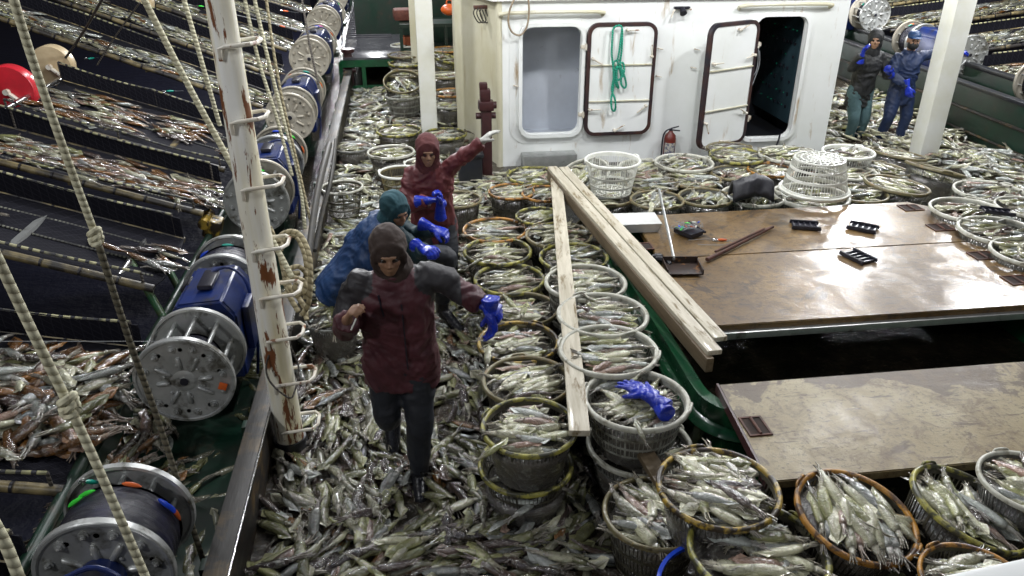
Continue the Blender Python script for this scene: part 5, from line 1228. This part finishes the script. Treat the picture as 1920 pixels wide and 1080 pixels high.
# the wet mass below the top squid of each basket
for (P0, D, R3, lo, dome) in FB:
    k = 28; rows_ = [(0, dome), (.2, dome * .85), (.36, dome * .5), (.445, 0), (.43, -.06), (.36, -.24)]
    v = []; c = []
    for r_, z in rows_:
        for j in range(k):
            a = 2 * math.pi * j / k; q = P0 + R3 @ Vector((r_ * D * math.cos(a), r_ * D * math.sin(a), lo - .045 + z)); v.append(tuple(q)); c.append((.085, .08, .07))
    t_ = []
    for i in range(len(rows_) - 1):
        for j in range(k):
            a, b, c2, d2 = i * k + j, i * k + (j + 1) % k, (i + 1) * k + (j + 1) % k, (i + 1) * k + j; t_ += [(a, b, c2), (a, c2, d2)]
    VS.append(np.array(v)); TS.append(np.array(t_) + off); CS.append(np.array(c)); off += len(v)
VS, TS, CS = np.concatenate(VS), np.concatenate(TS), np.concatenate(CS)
me = bpy.data.meshes.new('squid_catch'); nt_ = len(TS)
me.vertices.add(len(VS)); me.vertices.foreach_set('co', VS.astype(np.float32).ravel())
me.loops.add(nt_ * 3); me.loops.foreach_set('vertex_index', TS.astype(np.int32).ravel())
me.polygons.add(nt_); me.polygons.foreach_set('loop_start', (np.arange(nt_) * 3).astype(np.int32)); me.polygons.foreach_set('use_smooth', np.ones(nt_, dtype=bool))
at = me.color_attributes.new('Col', 'FLOAT_COLOR', 'POINT'); at.data.foreach_set('color', np.concatenate([CS, np.ones((len(CS), 1))], 1).astype(np.float32).ravel())
me.materials.append(M['squid']); me.update(); me.validate()
o = bpy.data.objects.new('squid_catch', me); COL.objects.link(o)
tag(o, 'mass of pale and greenish squid covering the deck, chutes and baskets', 'squid catch', kind='stuff')
print('tris', nt_)
# ------------------------------------------------------------------ people
def cloth(name, c1, c2, rough=.7, sc=8, bm=.35): return pmat(name, c1, c2, None, sc, rough=rough, bmp=bm, bdist=.006)
M['jmaroon'] = cloth('maroon_jacket_cloth', (.075, .017, .024), (.05, .012, .018), .55)
M['jgrey'] = cloth('charcoal_jacket_cloth', (.026, .024, .028), (.02, .018, .022), .55)
M['jred'] = cloth('red_jacket_cloth', (.12, .017, .02), (.08, .012, .015), .6)
M['jblue'] = cloth('blue_jacket_cloth', (.008, .040, .125), (.007, .030, .095), .5)
M['jteal'] = cloth('dark_teal_cloth', (.008, .035, .045), (.006, .022, .03), .6)
M['pants'] = cloth('dark_trousers_cloth', (.014, .017, .024), (.01, .012, .018), .6)
M['jeans'] = cloth('worn_teal_jeans', (.07, .13, .14), (.035, .075, .085), .8, 5)
M['jblack'] = cloth('black_jacket_cloth', (.010, .011, .012), (.007, .008, .009), .65)
M['overall'] = cloth('navy_overall_cloth', (.005, .018, .065), (.004, .013, .045), .6)
M['skin'] = pmat('tanned_skin', (.30, .17, .10), (.24, .13, .08), None, 14, rough=.5, bmp=.15)
M['boots'] = pmat('wet_black_boots', (.01, .01, .013), (.015, .015, .018), None, 8, rough=.25)
M['hoodbrown'] = cloth('brown_hood_cloth', (.045, .028, .022), (.035, .022, .018), .8)
M['hoodred'] = cloth('dull_red_hood_cloth', (.10, .024, .024), (.07, .016, .018), .8)
M['hoodteal'] = cloth('teal_hood_cloth', (.015, .07, .09), (.01, .05, .065), .8)
M['eyes'] = pmat('eye_dark', (.02, .015, .012), (.02, .015, .012), None, 5, rough=.15, bmp=0)
def loft(g, secs, n=24, sup=2.4):
    """secs: (centre, half width, half depth, right vector, up vector)"""
    vs = []
    for c, a, b, rt, up in secs:
        c = Vector(c); rt = Vector(rt).normalized(); fw = Vector(up).cross(rt).normalized()
        for k in range(n):
            th = 2 * math.pi * k / n; cs, sn = math.cos(th), math.sin(th)
            vs.append(c + rt * a * math.copysign(abs(cs) ** (2 / sup), cs) + fw * b * math.copysign(abs(sn) ** (2 / sup), sn))
    m = len(secs); fs = [[i * n + k, i * n + (k + 1) % n, (i + 1) * n + (k + 1) % n, (i + 1) * n + k] for i in range(m - 1) for k in range(n)]
    fs += [list(range(n))[::-1], [(m - 1) * n + k for k in range(n)]]
    return g.add(vs, fs)
def limb(g, pts, rad, n=16, sub=5):
    P = smooth_path(pts, sub) if len(pts) > 2 else [Vector(pts[0]).lerp(Vector(pts[-1]), i / 4) for i in range(5)]
    rr = [float(q) for q in np.interp(np.linspace(0, 1, len(P)), np.linspace(0, 1, len(rad)), rad)]
    g.tube(P, rr, n); g.ball(P[0], rr[0], n, 10); g.ball(P[-1], rr[-1], n, 10)
def remesh(g, name, mats, parent, vox, sm=4, wrinkle=0, wscale=9, matfn=None, loc=None):
    bm = bmesh.new(); vv = [bm.verts.new(q) for q in g.v]
    for f in g.f:
        try: bm.faces.new([vv[i] for i in f])
        except ValueError: pass
    bmesh.ops.remove_doubles(bm, verts=bm.verts, dist=1e-6); bmesh.ops.recalc_face_normals(bm, faces=bm.faces)
    me = bpy.data.meshes.new('t'); bm.to_mesh(me); bm.free()
    ob = bpy.data.objects.new('t', me); COL.objects.link(ob)
    r = ob.modifiers.new('r', 'REMESH'); r.mode = 'VOXEL'; r.voxel_size = vox; r.adaptivity = 0
    s = ob.modifiers.new('s', 'SMOOTH'); s.factor = .5; s.iterations = sm
    dg = bpy.context.evaluated_depsgraph_get(); out = bpy.data.meshes.new_from_object(ob.evaluated_get(dg)); bpy.data.objects.remove(ob)
    if wrinkle:
        nv = len(out.vertices); co = np.empty(nv * 3); out.vertices.foreach_get('co', co); co = co.reshape(-1, 3); no = np.empty(nv * 3); out.vertices.foreach_get('normal', no); no = no.reshape(-1, 3)
        def fold(c):
            w_ = Vector((noise.noise(Vector(c) * 3.1), noise.noise(Vector(c) * 3.1 + Vector((9, 0, 0))), noise.noise(Vector(c) * 3.1 + Vector((0, 9, 0))))) * .18
            v_ = Vector(c) + w_; a_ = noise.noise(Vector((v_.x * wscale * .8, v_.y * wscale * .8, v_.z * wscale * 1.05 + v_.x * wscale * .5))); b_ = noise.noise(Vector((v_.x * wscale * 2.2 + 5, v_.y * wscale * 2.2, v_.z * wscale * 2.8)))
            return .9 * (.45 - abs(a_) * 2) + .4 * (.4 - abs(b_) * 2)
        d = np.array([fold(c) for c in co])
        co += no * (d * wrinkle)[:, None]; out.vertices.foreach_set('co', co.ravel())
    off = Vector(loc) if loc is not None else Vector(parent.location)
    out.materials.clear()
    for m in (mats if isinstance(mats, list) else [mats]): out.materials.append(m)
    if matfn:
        for p in out.polygons: p.material_index = matfn(p.center)
    out.transform(Matrix.Translation(-off))
    out.polygons.foreach_set('use_smooth', [True] * len(out.polygons)); out.name = name; out.update()
    o = bpy.data.objects.new(name, out); COL.objects.link(o)
    if parent is not None: o.parent = parent
    else: o.location = off
    return o
def hand(g, w, d, nrm, thumb=1, curl=.5, s=1., fat=1., thumbcurl=.5, spread=.12):
    """palm plus five separate bent fingers; d points to the fingertips, nrm is the palm side"""
    w, d = Vector(w), Vector(d).normalized(); nrm = Vector(nrm); nrm = (nrm - d * nrm.dot(d)).normalized(); sd = d.cross(nrm) * thumb
    loft(g, [(w - d * .01 * s, .026 * s * fat, .020 * s * fat, sd, d), (w + d * .025 * s, .034 * s * fat, .018 * s * fat, sd, d), (w + d * .065 * s, .042 * s * fat, .016 * s * fat, sd, d), (w + d * .092 * s, .040 * s * fat, .013 * s * fat, sd, d)], 16)
    for k, (o, L) in enumerate(((.030, .074), (.0105, .082), (-.0095, .076), (-.028, .060))):
        b = w + d * (.086 - .004 * abs(k - 1)) * s + sd * o * s * (1 + .1 * (fat - 1)); c = curl * (1 + .12 * k); dd = (d + sd * (o / .03) * spread).normalized()
        pts = [b]; ang = 0
        for j, f in enumerate((.45, .32, .25)):
            ang += c * (.8 if j == 0 else 1.0); v = dd * math.cos(ang) + nrm * math.sin(ang); pts.append(pts[-1] + v * L * f * s)
        r0 = .0088 * s * fat
        g.tube(pts, [r0 * 1.05, r0, r0 * .93, r0 * .8], 10); 
        for q, rr in zip(pts, (1.05, 1.02, .96, .8)): g.ball(q, r0 * rr, 10, 8)
    b = w + d * .022 * s + sd * .028 * s; v1 = (d * .62 + sd * .75 + nrm * .25).normalized(); v2 = (d * .9 + sd * .3 + nrm * thumbcurl).normalized(); v3 = (d * .9 + nrm * thumbcurl * 1.4).normalized()
    pts = [b, b + v1 * .034 * s, b + v1 * .034 * s + v2 * .03 * s, b + v1 * .034 * s + v2 * .03 * s + v3 * .024 * s]; r0 = .0108 * s * fat
    g.tube(pts, [r0 * 1.3, r0 * 1.05, r0, r0 * .8], 10)
    for q, rr in zip(pts, (1.3, 1.08, 1.0, .8)): g.ball(q, r0 * rr, 10, 8)
def gloveshape(w, d, nrm, thumb=1, curl=.4, cuff=.12, s=1.08, spread=.12):
    g = G(); hand(g, w, d, nrm, thumb, curl, s, 1.22, spread=spread); w, d = Vector(w), Vector(d).normalized()
    g.tube([w + d * .02, w - d * .03, w - d * cuff * .6, w - d * cuff], [.030, .036, .046, .056], 16)
    return g
def headframe(yaw, pitch, roll=0): return Euler((R(pitch), R(roll), R(yaw))).to_matrix()
def add_head(g, c, F, s=1.):
    """F maps right(x), forward(y), up(z)"""
    c = Vector(c)
    def L(x, y, z): return c + F @ Vector((x, y, z)) * s
    def ell(x, y, z, rx, ry, rz, n=20, m=14):
        k = len(g.v); g.ball((0, 0, 0), (rx * s, ry * s, rz * s), n, m)
        for i in range(k, len(g.v)): g.v[i] = tuple(L(x, y, z) + F @ Vector(g.v[i]))
    ell(0, -.012, .03, .077, .096, .095); ell(0, .018, -.035, .062, .072, .085); ell(0, .045, -.085, .036, .036, .03)
    ell(0, .085, .032, .045, .014, .012); ell(.038, .06, -.02, .022, .022, .022); ell(-.038, .06, -.02, .022, .022, .022)
    g.tube([L(0, .082, .03), L(0, .102, -.008), L(0, .108, -.022)], [.010, .013, .015], 10); ell(.014, .094, -.025, .009, .012, .008, 8, 6); ell(-.014, .094, -.025, .009, .012, .008, 8, 6)
    ell(0, .083, -.052, .024, .010, .006, 12, 8); ell(0, .082, -.062, .021, .010, .007, 12, 8)
    for q in (-1, 1): ell(q * .078, -.012, -.008, .010, .022, .034, 10, 8)
    return L
def person(label, group, sp):
    """sp holds the skeleton in metres, world coordinates"""
    base = Vector(sp['base']); F = headframe(*sp['face']); hs = sp.get('hs', 1.)
    g = G(); Lh = add_head(g, sp['head'], F, hs)
    sh = [Vector(q) for q in sp['sh']]; el = [Vector(q) for q in sp['el']]; wr = [Vector(q) for q in sp['wr']]; hip = [Vector(q) for q in sp['hip']]; kn = [Vector(q) for q in sp['kn']]; an = [Vector(q) for q in sp['an']]
    neck = (sh[0] + sh[1]) / 2; pel = (hip[0] + hip[1]) / 2; rt = (sh[1] - sh[0]).normalized(); up = (neck - pel).normalized(); hr = (hip[1] - hip[0]).normalized()
    limb(g, [neck - up * .03, neck + (Vector(sp['head']) - neck) * .45, Vector(sp['head']) - F @ Vector((0, .01, .04))], [.075, .056, .052])
    def torso(g, k, extra=0, hem=.0, ww=1.):
        mid = pel.lerp(neck, .5); out = [(pel - up * (.10 + hem), .165 * k * ww + extra, .115 * k + extra, hr, up), (pel, .170 * k * ww + extra, .118 * k + extra, hr, up), (pel.lerp(neck, .28), .150 * k * ww + extra, .110 * k + extra, hr.lerp(rt, .3), up),
            (pel.lerp(neck, .55), .165 * k * ww + extra, .120 * k + extra, rt, up), (pel.lerp(neck, .80), .185 * k + extra, .122 * k + extra, rt, up), (pel.lerp(neck, .95), .165 * k + extra, .095 * k + extra, rt, up), (neck + up * .045, .085 * k + extra, .07 * k + extra, rt, up)]
        loft(g, out, 28)
    torso(g, .92)
    for i in (0, 1):
        limb(g, [sh[i] - up * .03 - rt * (.02 if i else -.02), sh[i].lerp(el[i], .5), el[i], el[i].lerp(wr[i], .4), wr[i]], [.052, .046, .040, .040, .028])
        limb(g, [hip[i], hip[i].lerp(kn[i], .5), kn[i], kn[i].lerp(an[i], .35), an[i]], [.088, .075, .055, .055, .038])
        hd, hn, th, cu = sp['hand'][i]; hand(g, wr[i], hd, hn, th, cu)
        toe = Vector(sp['toe'][i]); limb(g, [an[i] - Vector((0, 0, .03)), an[i].lerp(toe, .6) - Vector((0, 0, .05)), toe - Vector((0, 0, .05))], [.045, .042, .032])
    b = remesh(g, 'person', M['skin'], None, .0075, 3, loc=tuple(base)); tag(b, label, 'person', group)
    for q in (-1, 1):
        ge = G(); p = Lh(q * .031, .078, .012); ge.ball(p, .0125 * hs, 12, 8); ge.build('eye', M['eyes'], b)
    # jacket
    if sp.get('jacket', True):
        g = G(); torso(g, 1.08, .012, sp.get('hem', .05), sp.get('ww', 1.)); 
        for i in (0, 1):
            e = wr[i].lerp(el[i], sp.get('cuff', (.06, .06))[i])
            limb(g, [sh[i] - up * .03 - rt * (.02 if i else -.02), sh[i].lerp(el[i], .45), el[i], el[i].lerp(e, .5)], [r_ + sp.get('fat', 0) for r_ in (.076, .072, .064, .061)]); g.tube([el[i], el[i].lerp(e, .6), e], [r_ + sp.get('fat', 0) for r_ in (.064, .060, .055)], 18)
        limb(g, [neck - up * .02, neck + up * .03], [.115, .095])
        if sp.get('collar', True): g.tube([neck - up * .0, neck + up * .075 + (Vector(sp['head']) - neck) * .1], [.10, .088], 20)
        jm, fn = sp['jm']; remesh(g, 'jacket', jm, b, .011, 3, sp.get('wrinkle', .019), 8, fn)
    # hood
    if sp.get('hood'):
        g = G(); c = Vector(sp['head'])
        def ell(o, r3, n=28, m=20):
            k = len(g.v); g.ball((0, 0, 0), [q * hs for q in r3], n, m)
            for i in range(k, len(g.v)): g.v[i] = tuple(c + F @ (Vector(o) * hs + Vector(g.v[i])))
        ell((0, -.028, .035), (.104, .118, .118)); ell((0, -.03, -.06), (.10, .10, .10)); limb(g, [c + F @ Vector((0, -.04, -.06)), neck + up * .03], [.10, .11])
        k = len(g.v)
        th_ = np.linspace(0, 2 * math.pi, 25)
        g.tube([c + F @ (Vector((.083 * math.cos(t), .045 + .012 * math.sin(t), -.005 + .105 * math.sin(t))) * hs) for t in th_], .017, 10)
        remesh(g, 'hood', M[sp['hood']], b, .008, 3, .006, 14)
    if sp.get('mask'):
        g = G(); c = Vector(sp['head']); k = 0; g.ball((0, 0, 0), (.072, .085, .07), 24, 16)
        for i in range(len(g.v)): g.v[i] = tuple(c + F @ (Vector((0, .022, -.055)) + Vector(g.v[i])))
        remesh(g, 'scarf', M[sp['mask']], b, .007, 2, .003, 18)
    # trousers
    g = G(); loft(g, [(pel - up * .09, .160, .125, hr, up), (pel, .176, .128, hr, up), (pel + up * .08, .165, .12, hr, up)], 26)
    for i in (0, 1):
        top = sp.get('boot', .42); e = kn[i].lerp(an[i], 1.0 if not sp.get('boots', True) else .85)
        limb(g, [hip[i] + up * .02, hip[i].lerp(kn[i], .5), kn[i], kn[i].lerp(e, .5), e], [.112, .100, .080, .074, .064])
    remesh(g, 'trousers', M[sp['pm']], b, .012, 4, .009, 7)
    for i in (0, 1):
        g = G(); toe = Vector(sp['toe'][i]); k0 = kn[i].lerp(an[i], .35 if sp.get('boots', True) else .9)
        limb(g, [k0, kn[i].lerp(an[i], .7), an[i]], [.070, .062, .055]); limb(g, [an[i] - Vector((0, 0, .035)), an[i].lerp(toe, .55) - Vector((0, 0, .045)), toe - Vector((0, 0, .045))], [.056, .052, .042])
        remesh(g, 'boot', M['boots'], b, .01, 3)
    for i, gm in enumerate(sp.get('gloves', (None, None))):
        if gm:
            hd, hn, th, cu = sp['hand'][i]; gg = gloveshape(wr[i], hd, hn, th, cu, cuff=.12 if gm == 'rubberglove' else .05)
            remesh(gg, 'glove', M[gm], b, .0065, 2, .002, 30)
    return b
PG = 'fishermen working on the deck'
V3 = Vector
# the worker in maroon, walking to the camera with arms out
yk = lambda p: 1 if (p.z > 1.23 + .25 * abs(p.x + .14) * 0 and (p.x < -.30 or p.x > .02) and p.x < .22 and p.z > 1.17) or (p.z > 1.335 and abs(p.x + .15) > .10) else 0
def p1mat(p):
    d0 = (p - V3((-.345, 3.88, 1.36))).length; d1 = (p - V3((.055, 3.88, 1.37))).length
    arm_r = p.x < -.33 and p.z > 1.17 + .25 * (p.x + .34) and p.y > 3.76
    arm_l = p.x > .05 and p.x < .215 and p.z > 1.20
    return 1 if (d0 < .135 or d1 < .14 or arm_r or arm_l) and abs(p.x + .15) > .115 else 0
P1 = person('worker in maroon and grey hooded jacket walking with arms spread, cigarette in hand', PG, dict(
    base=(-.14, 3.86, -.05), head=(-.165, 3.80, 1.525), face=(183, -14, 0), sh=[(-.345, 3.88, 1.355), (.055, 3.88, 1.365)], el=[(-.435, 3.84, 1.07), (.20, 3.84, 1.265)], wr=[(-.40, 3.64, 1.225), (.335, 3.76, 1.20)],
    hip=[(-.24, 3.90, .80), (-.05, 3.88, .80)], kn=[(-.25, 3.86, .42), (-.06, 3.78, .40)], an=[(-.24, 4.16, .20), (-.085, 3.80, .02)], toe=[(-.25, 4.05, .05), (-.08, 3.64, .0)],
    hand=[(V3((.22, -.22, .50)), V3((.9, -.3, -.2)), 1, .75), (V3((.8, -.35, -.25)), V3((0, .2, -1)), -1, .95)], hood='hoodbrown', jm=([M['jmaroon'], M['jgrey']], p1mat), pm='pants', gloves=(None, 'rubberglove'), cuff=(.12, .08), hem=.05, ww=1.17, fat=.008))
g = G(); a = Vector((-.345, 3.55, 1.275)); g.tube([a, a + Vector((-.03, -.02, -.055))], .0045, 8); tag(g.build('cigarette', M['whiteplastic'], loc=tuple(a)), 'white cigarette held in the bare hand of the worker in maroon', 'cigarette')
g = G(); g.bar((-.235, 3.752, 1.30), (-.215, 3.745, 1.17), .012, .006); g.bar((-.115, 3.742, 1.24), (-.105, 3.745, .82), .008, .006); g.build('zip', M['black'], P1)
gg = gloveshape((.375, 3.72, 1.165), (.05, -.1, -1), (-1, -.3, 0), 1, .35, .09); 
o = remesh(gg, 'rubber_glove', M['rubberglove'], None, .0065, 2, .003, 30, loc=(.375, 3.72, 1.165)); tag(o, 'blue rubber glove dangling from the gloved hand of the worker in maroon', 'glove')
# the worker in blue, crouching and leaning to the right
P2 = person('worker in a blue jacket and teal hood crouching low and reaching right with blue gloves', PG, dict(
    base=(-.3, 5.55, -.05), head=(-.155, 5.42, 1.15), face=(-150, -20, 10), sh=[(-.15, 5.36, 1.00), (-.30, 5.68, 1.02)], el=[(.00, 5.30, .80), (-.03, 5.55, .90)], wr=[(.03, 5.14, .955), (.12, 5.42, .99)],
    hip=[(-.64, 5.50, .52), (-.64, 5.70, .52)], kn=[(-.68, 5.42, .22), (.20, 5.66, .66)], an=[(-.82, 5.78, .10), (.16, 5.72, .16)], toe=[(-.74, 5.62, .03), (.30, 5.60, .03)],
    hand=[(V3((.4, -.7, .1)), V3((.2, .1, -1)), 1, .8), (V3((.8, -.4, -.2)), V3((.1, .1, -1)), -1, .7)], hood='hoodteal', jm=([M['jblue'], M['jteal']], lambda p: 1 if p.x > -.16 or (p.z < .62 and p.x > -.42) else 0), pm='jteal' and 'pants', gloves=('rubberglove', 'rubberglove'), wrinkle=.011, hem=.05, ww=1.35))
# the worker in red pointing
P3 = person('worker in a red hooded jacket pointing up to the right with a white glove', PG, dict(
    base=(.12, 6.4, -.05), head=(.115, 6.28, 1.335), face=(182, -10, 0), sh=[(-.055, 6.36, 1.135), (.285, 6.36, 1.165)], el=[(-.07, 6.20, .90), (.43, 6.30, 1.29)], wr=[(.105, 6.06, .985), (.575, 6.30, 1.40)],
    hip=[(.05, 6.42, .62), (.24, 6.42, .62)], kn=[(.02, 6.25, .34), (.26, 6.28, .34)], an=[(.02, 6.42, .03), (.26, 6.44, .03)], toe=[(.0, 6.26, .0), (.27, 6.28, .0)],
    hand=[(V3((.6, -.2, .1)), V3((0, -.2, -1)), 1, .7), (V3((.7, -.1, .65)), V3((.3, 0, -1)), -1, .22)], hood='hoodred', jm=([M['jred']], None), pm='pants', gloves=('rubberglove', 'glovewhite'), hem=.12, ww=1.05))
gg = gloveshape((.19, 6.0, .98), (.0, -.15, 1), (-1, -.3, 0), 1, .9, .15); 
o = remesh(gg, 'rubber_glove', M['rubberglove'], None, .007, 2, .003, 30, loc=(.19, 6.0, .98)); tag(o, 'empty blue rubber glove held cuff down by the worker in red', 'glove')
P4 = person('distant worker in a black jacket and worn teal jeans, hand raised, beside the deckhouse', PG, dict(
    base=(6.48, 10.45, -.05), head=(6.50, 10.40, 1.47), face=(150, -5, 0), sh=[(6.32, 10.40, 1.26), (6.70, 10.52, 1.26)], el=[(6.16, 10.28, 1.12), (6.80, 10.42, .98)], wr=[(6.20, 10.16, 1.32), (6.70, 10.24, 1.05)],
    hip=[(6.38, 10.46, .74), (6.57, 10.50, .74)], kn=[(6.40, 10.38, .38), (6.60, 10.44, .38)], an=[(6.46, 10.50, .04), (6.62, 10.54, .04)], toe=[(6.36, 10.34, .02), (6.58, 10.36, .02)],
    hand=[(V3((0, -.2, 1)), V3((.6, -.6, 0)), 1, .5), (V3((-.5, -.4, .3)), V3((0, 0, 1)), -1, .6)], hood='jblack', jm=([M['jblack'], ], None), pm='jeans', gloves=('rubberglove', 'rubberglove'), boots=False, hem=.10))
P5 = person('distant worker in navy overalls and cap stretching one arm out behind the white post', PG, dict(
    base=(7.12, 10.42, -.05), head=(7.05, 10.36, 1.46), face=(165, -5, 0), sh=[(6.88, 10.42, 1.24), (7.28, 10.44, 1.25)], el=[(6.84, 10.34, .98), (7.56, 10.40, 1.26)], wr=[(7.00, 10.18, .84), (7.80, 10.38, 1.28)],
    hip=[(7.0, 10.44, .70), (7.2, 10.46, .70)], kn=[(6.93, 10.36, .38), (7.22, 10.38, .36)], an=[(6.92, 10.46, .04), (7.20, 10.42, .02)], toe=[(6.84, 10.28, .02), (7.20, 10.25, .0)],
    hand=[(V3((.2, -.3, -.8)), V3((.6, .5, 0)), 1, .5), (V3((.8, 0, .05)), V3((0, 0, -1)), -1, .7)], jm=([M['overall']], None), pm='overall', gloves=('rubberglove', 'rubberglove'), hem=.04, hair=True, hood=None, mask='jblack'))
g = G(); c = Vector((7.05, 10.36, 1.46)); F5 = headframe(165, -5)
g.ball((0, 0, 0), (.086, .105, .075), 24, 14)
for i in range(len(g.v)): g.v[i] = tuple(c + F5 @ (Vector((0, -.015, .065)) + Vector(g.v[i])))
k = len(g.v); g.ball((0, 0, 0), (.07, .06, .012), 20, 8)
for i in range(k, len(g.v)): g.v[i] = tuple(c + F5 @ (Vector((0, .11, .06)) + Vector(g.v[i])))
g.build('cap', M['jblue'], P5)
# gloves on the white basket
c = Vector((float(atz(1212, 742, .66)[0]), float(atz(1212, 742, .66)[1]), .665))
gg = gloveshape(c, (-.55, .75, .12), (0, 0, -1), 1, .15, .15, 1.15, spread=.35)
o = remesh(gg, 'rubber_glove', M['rubberglove'], None, .0065, 2, .004, 30, loc=tuple(c)); tag(o, 'blue rubber glove, upper of the pair lying on the squid in the white basket', 'glove')
c2 = c + Vector((.035, -.015, -.02)); gg = gloveshape(c2, (-.25, .9, .05), (0, 0, -1), -1, .15, .15, 1.15, spread=.35)
o = remesh(gg, 'rubber_glove', M['rubberglove'], None, .0065, 2, .004, 30, loc=tuple(c2)); tag(o, 'blue rubber glove, lower of the pair lying on the squid in the white basket', 'glove')
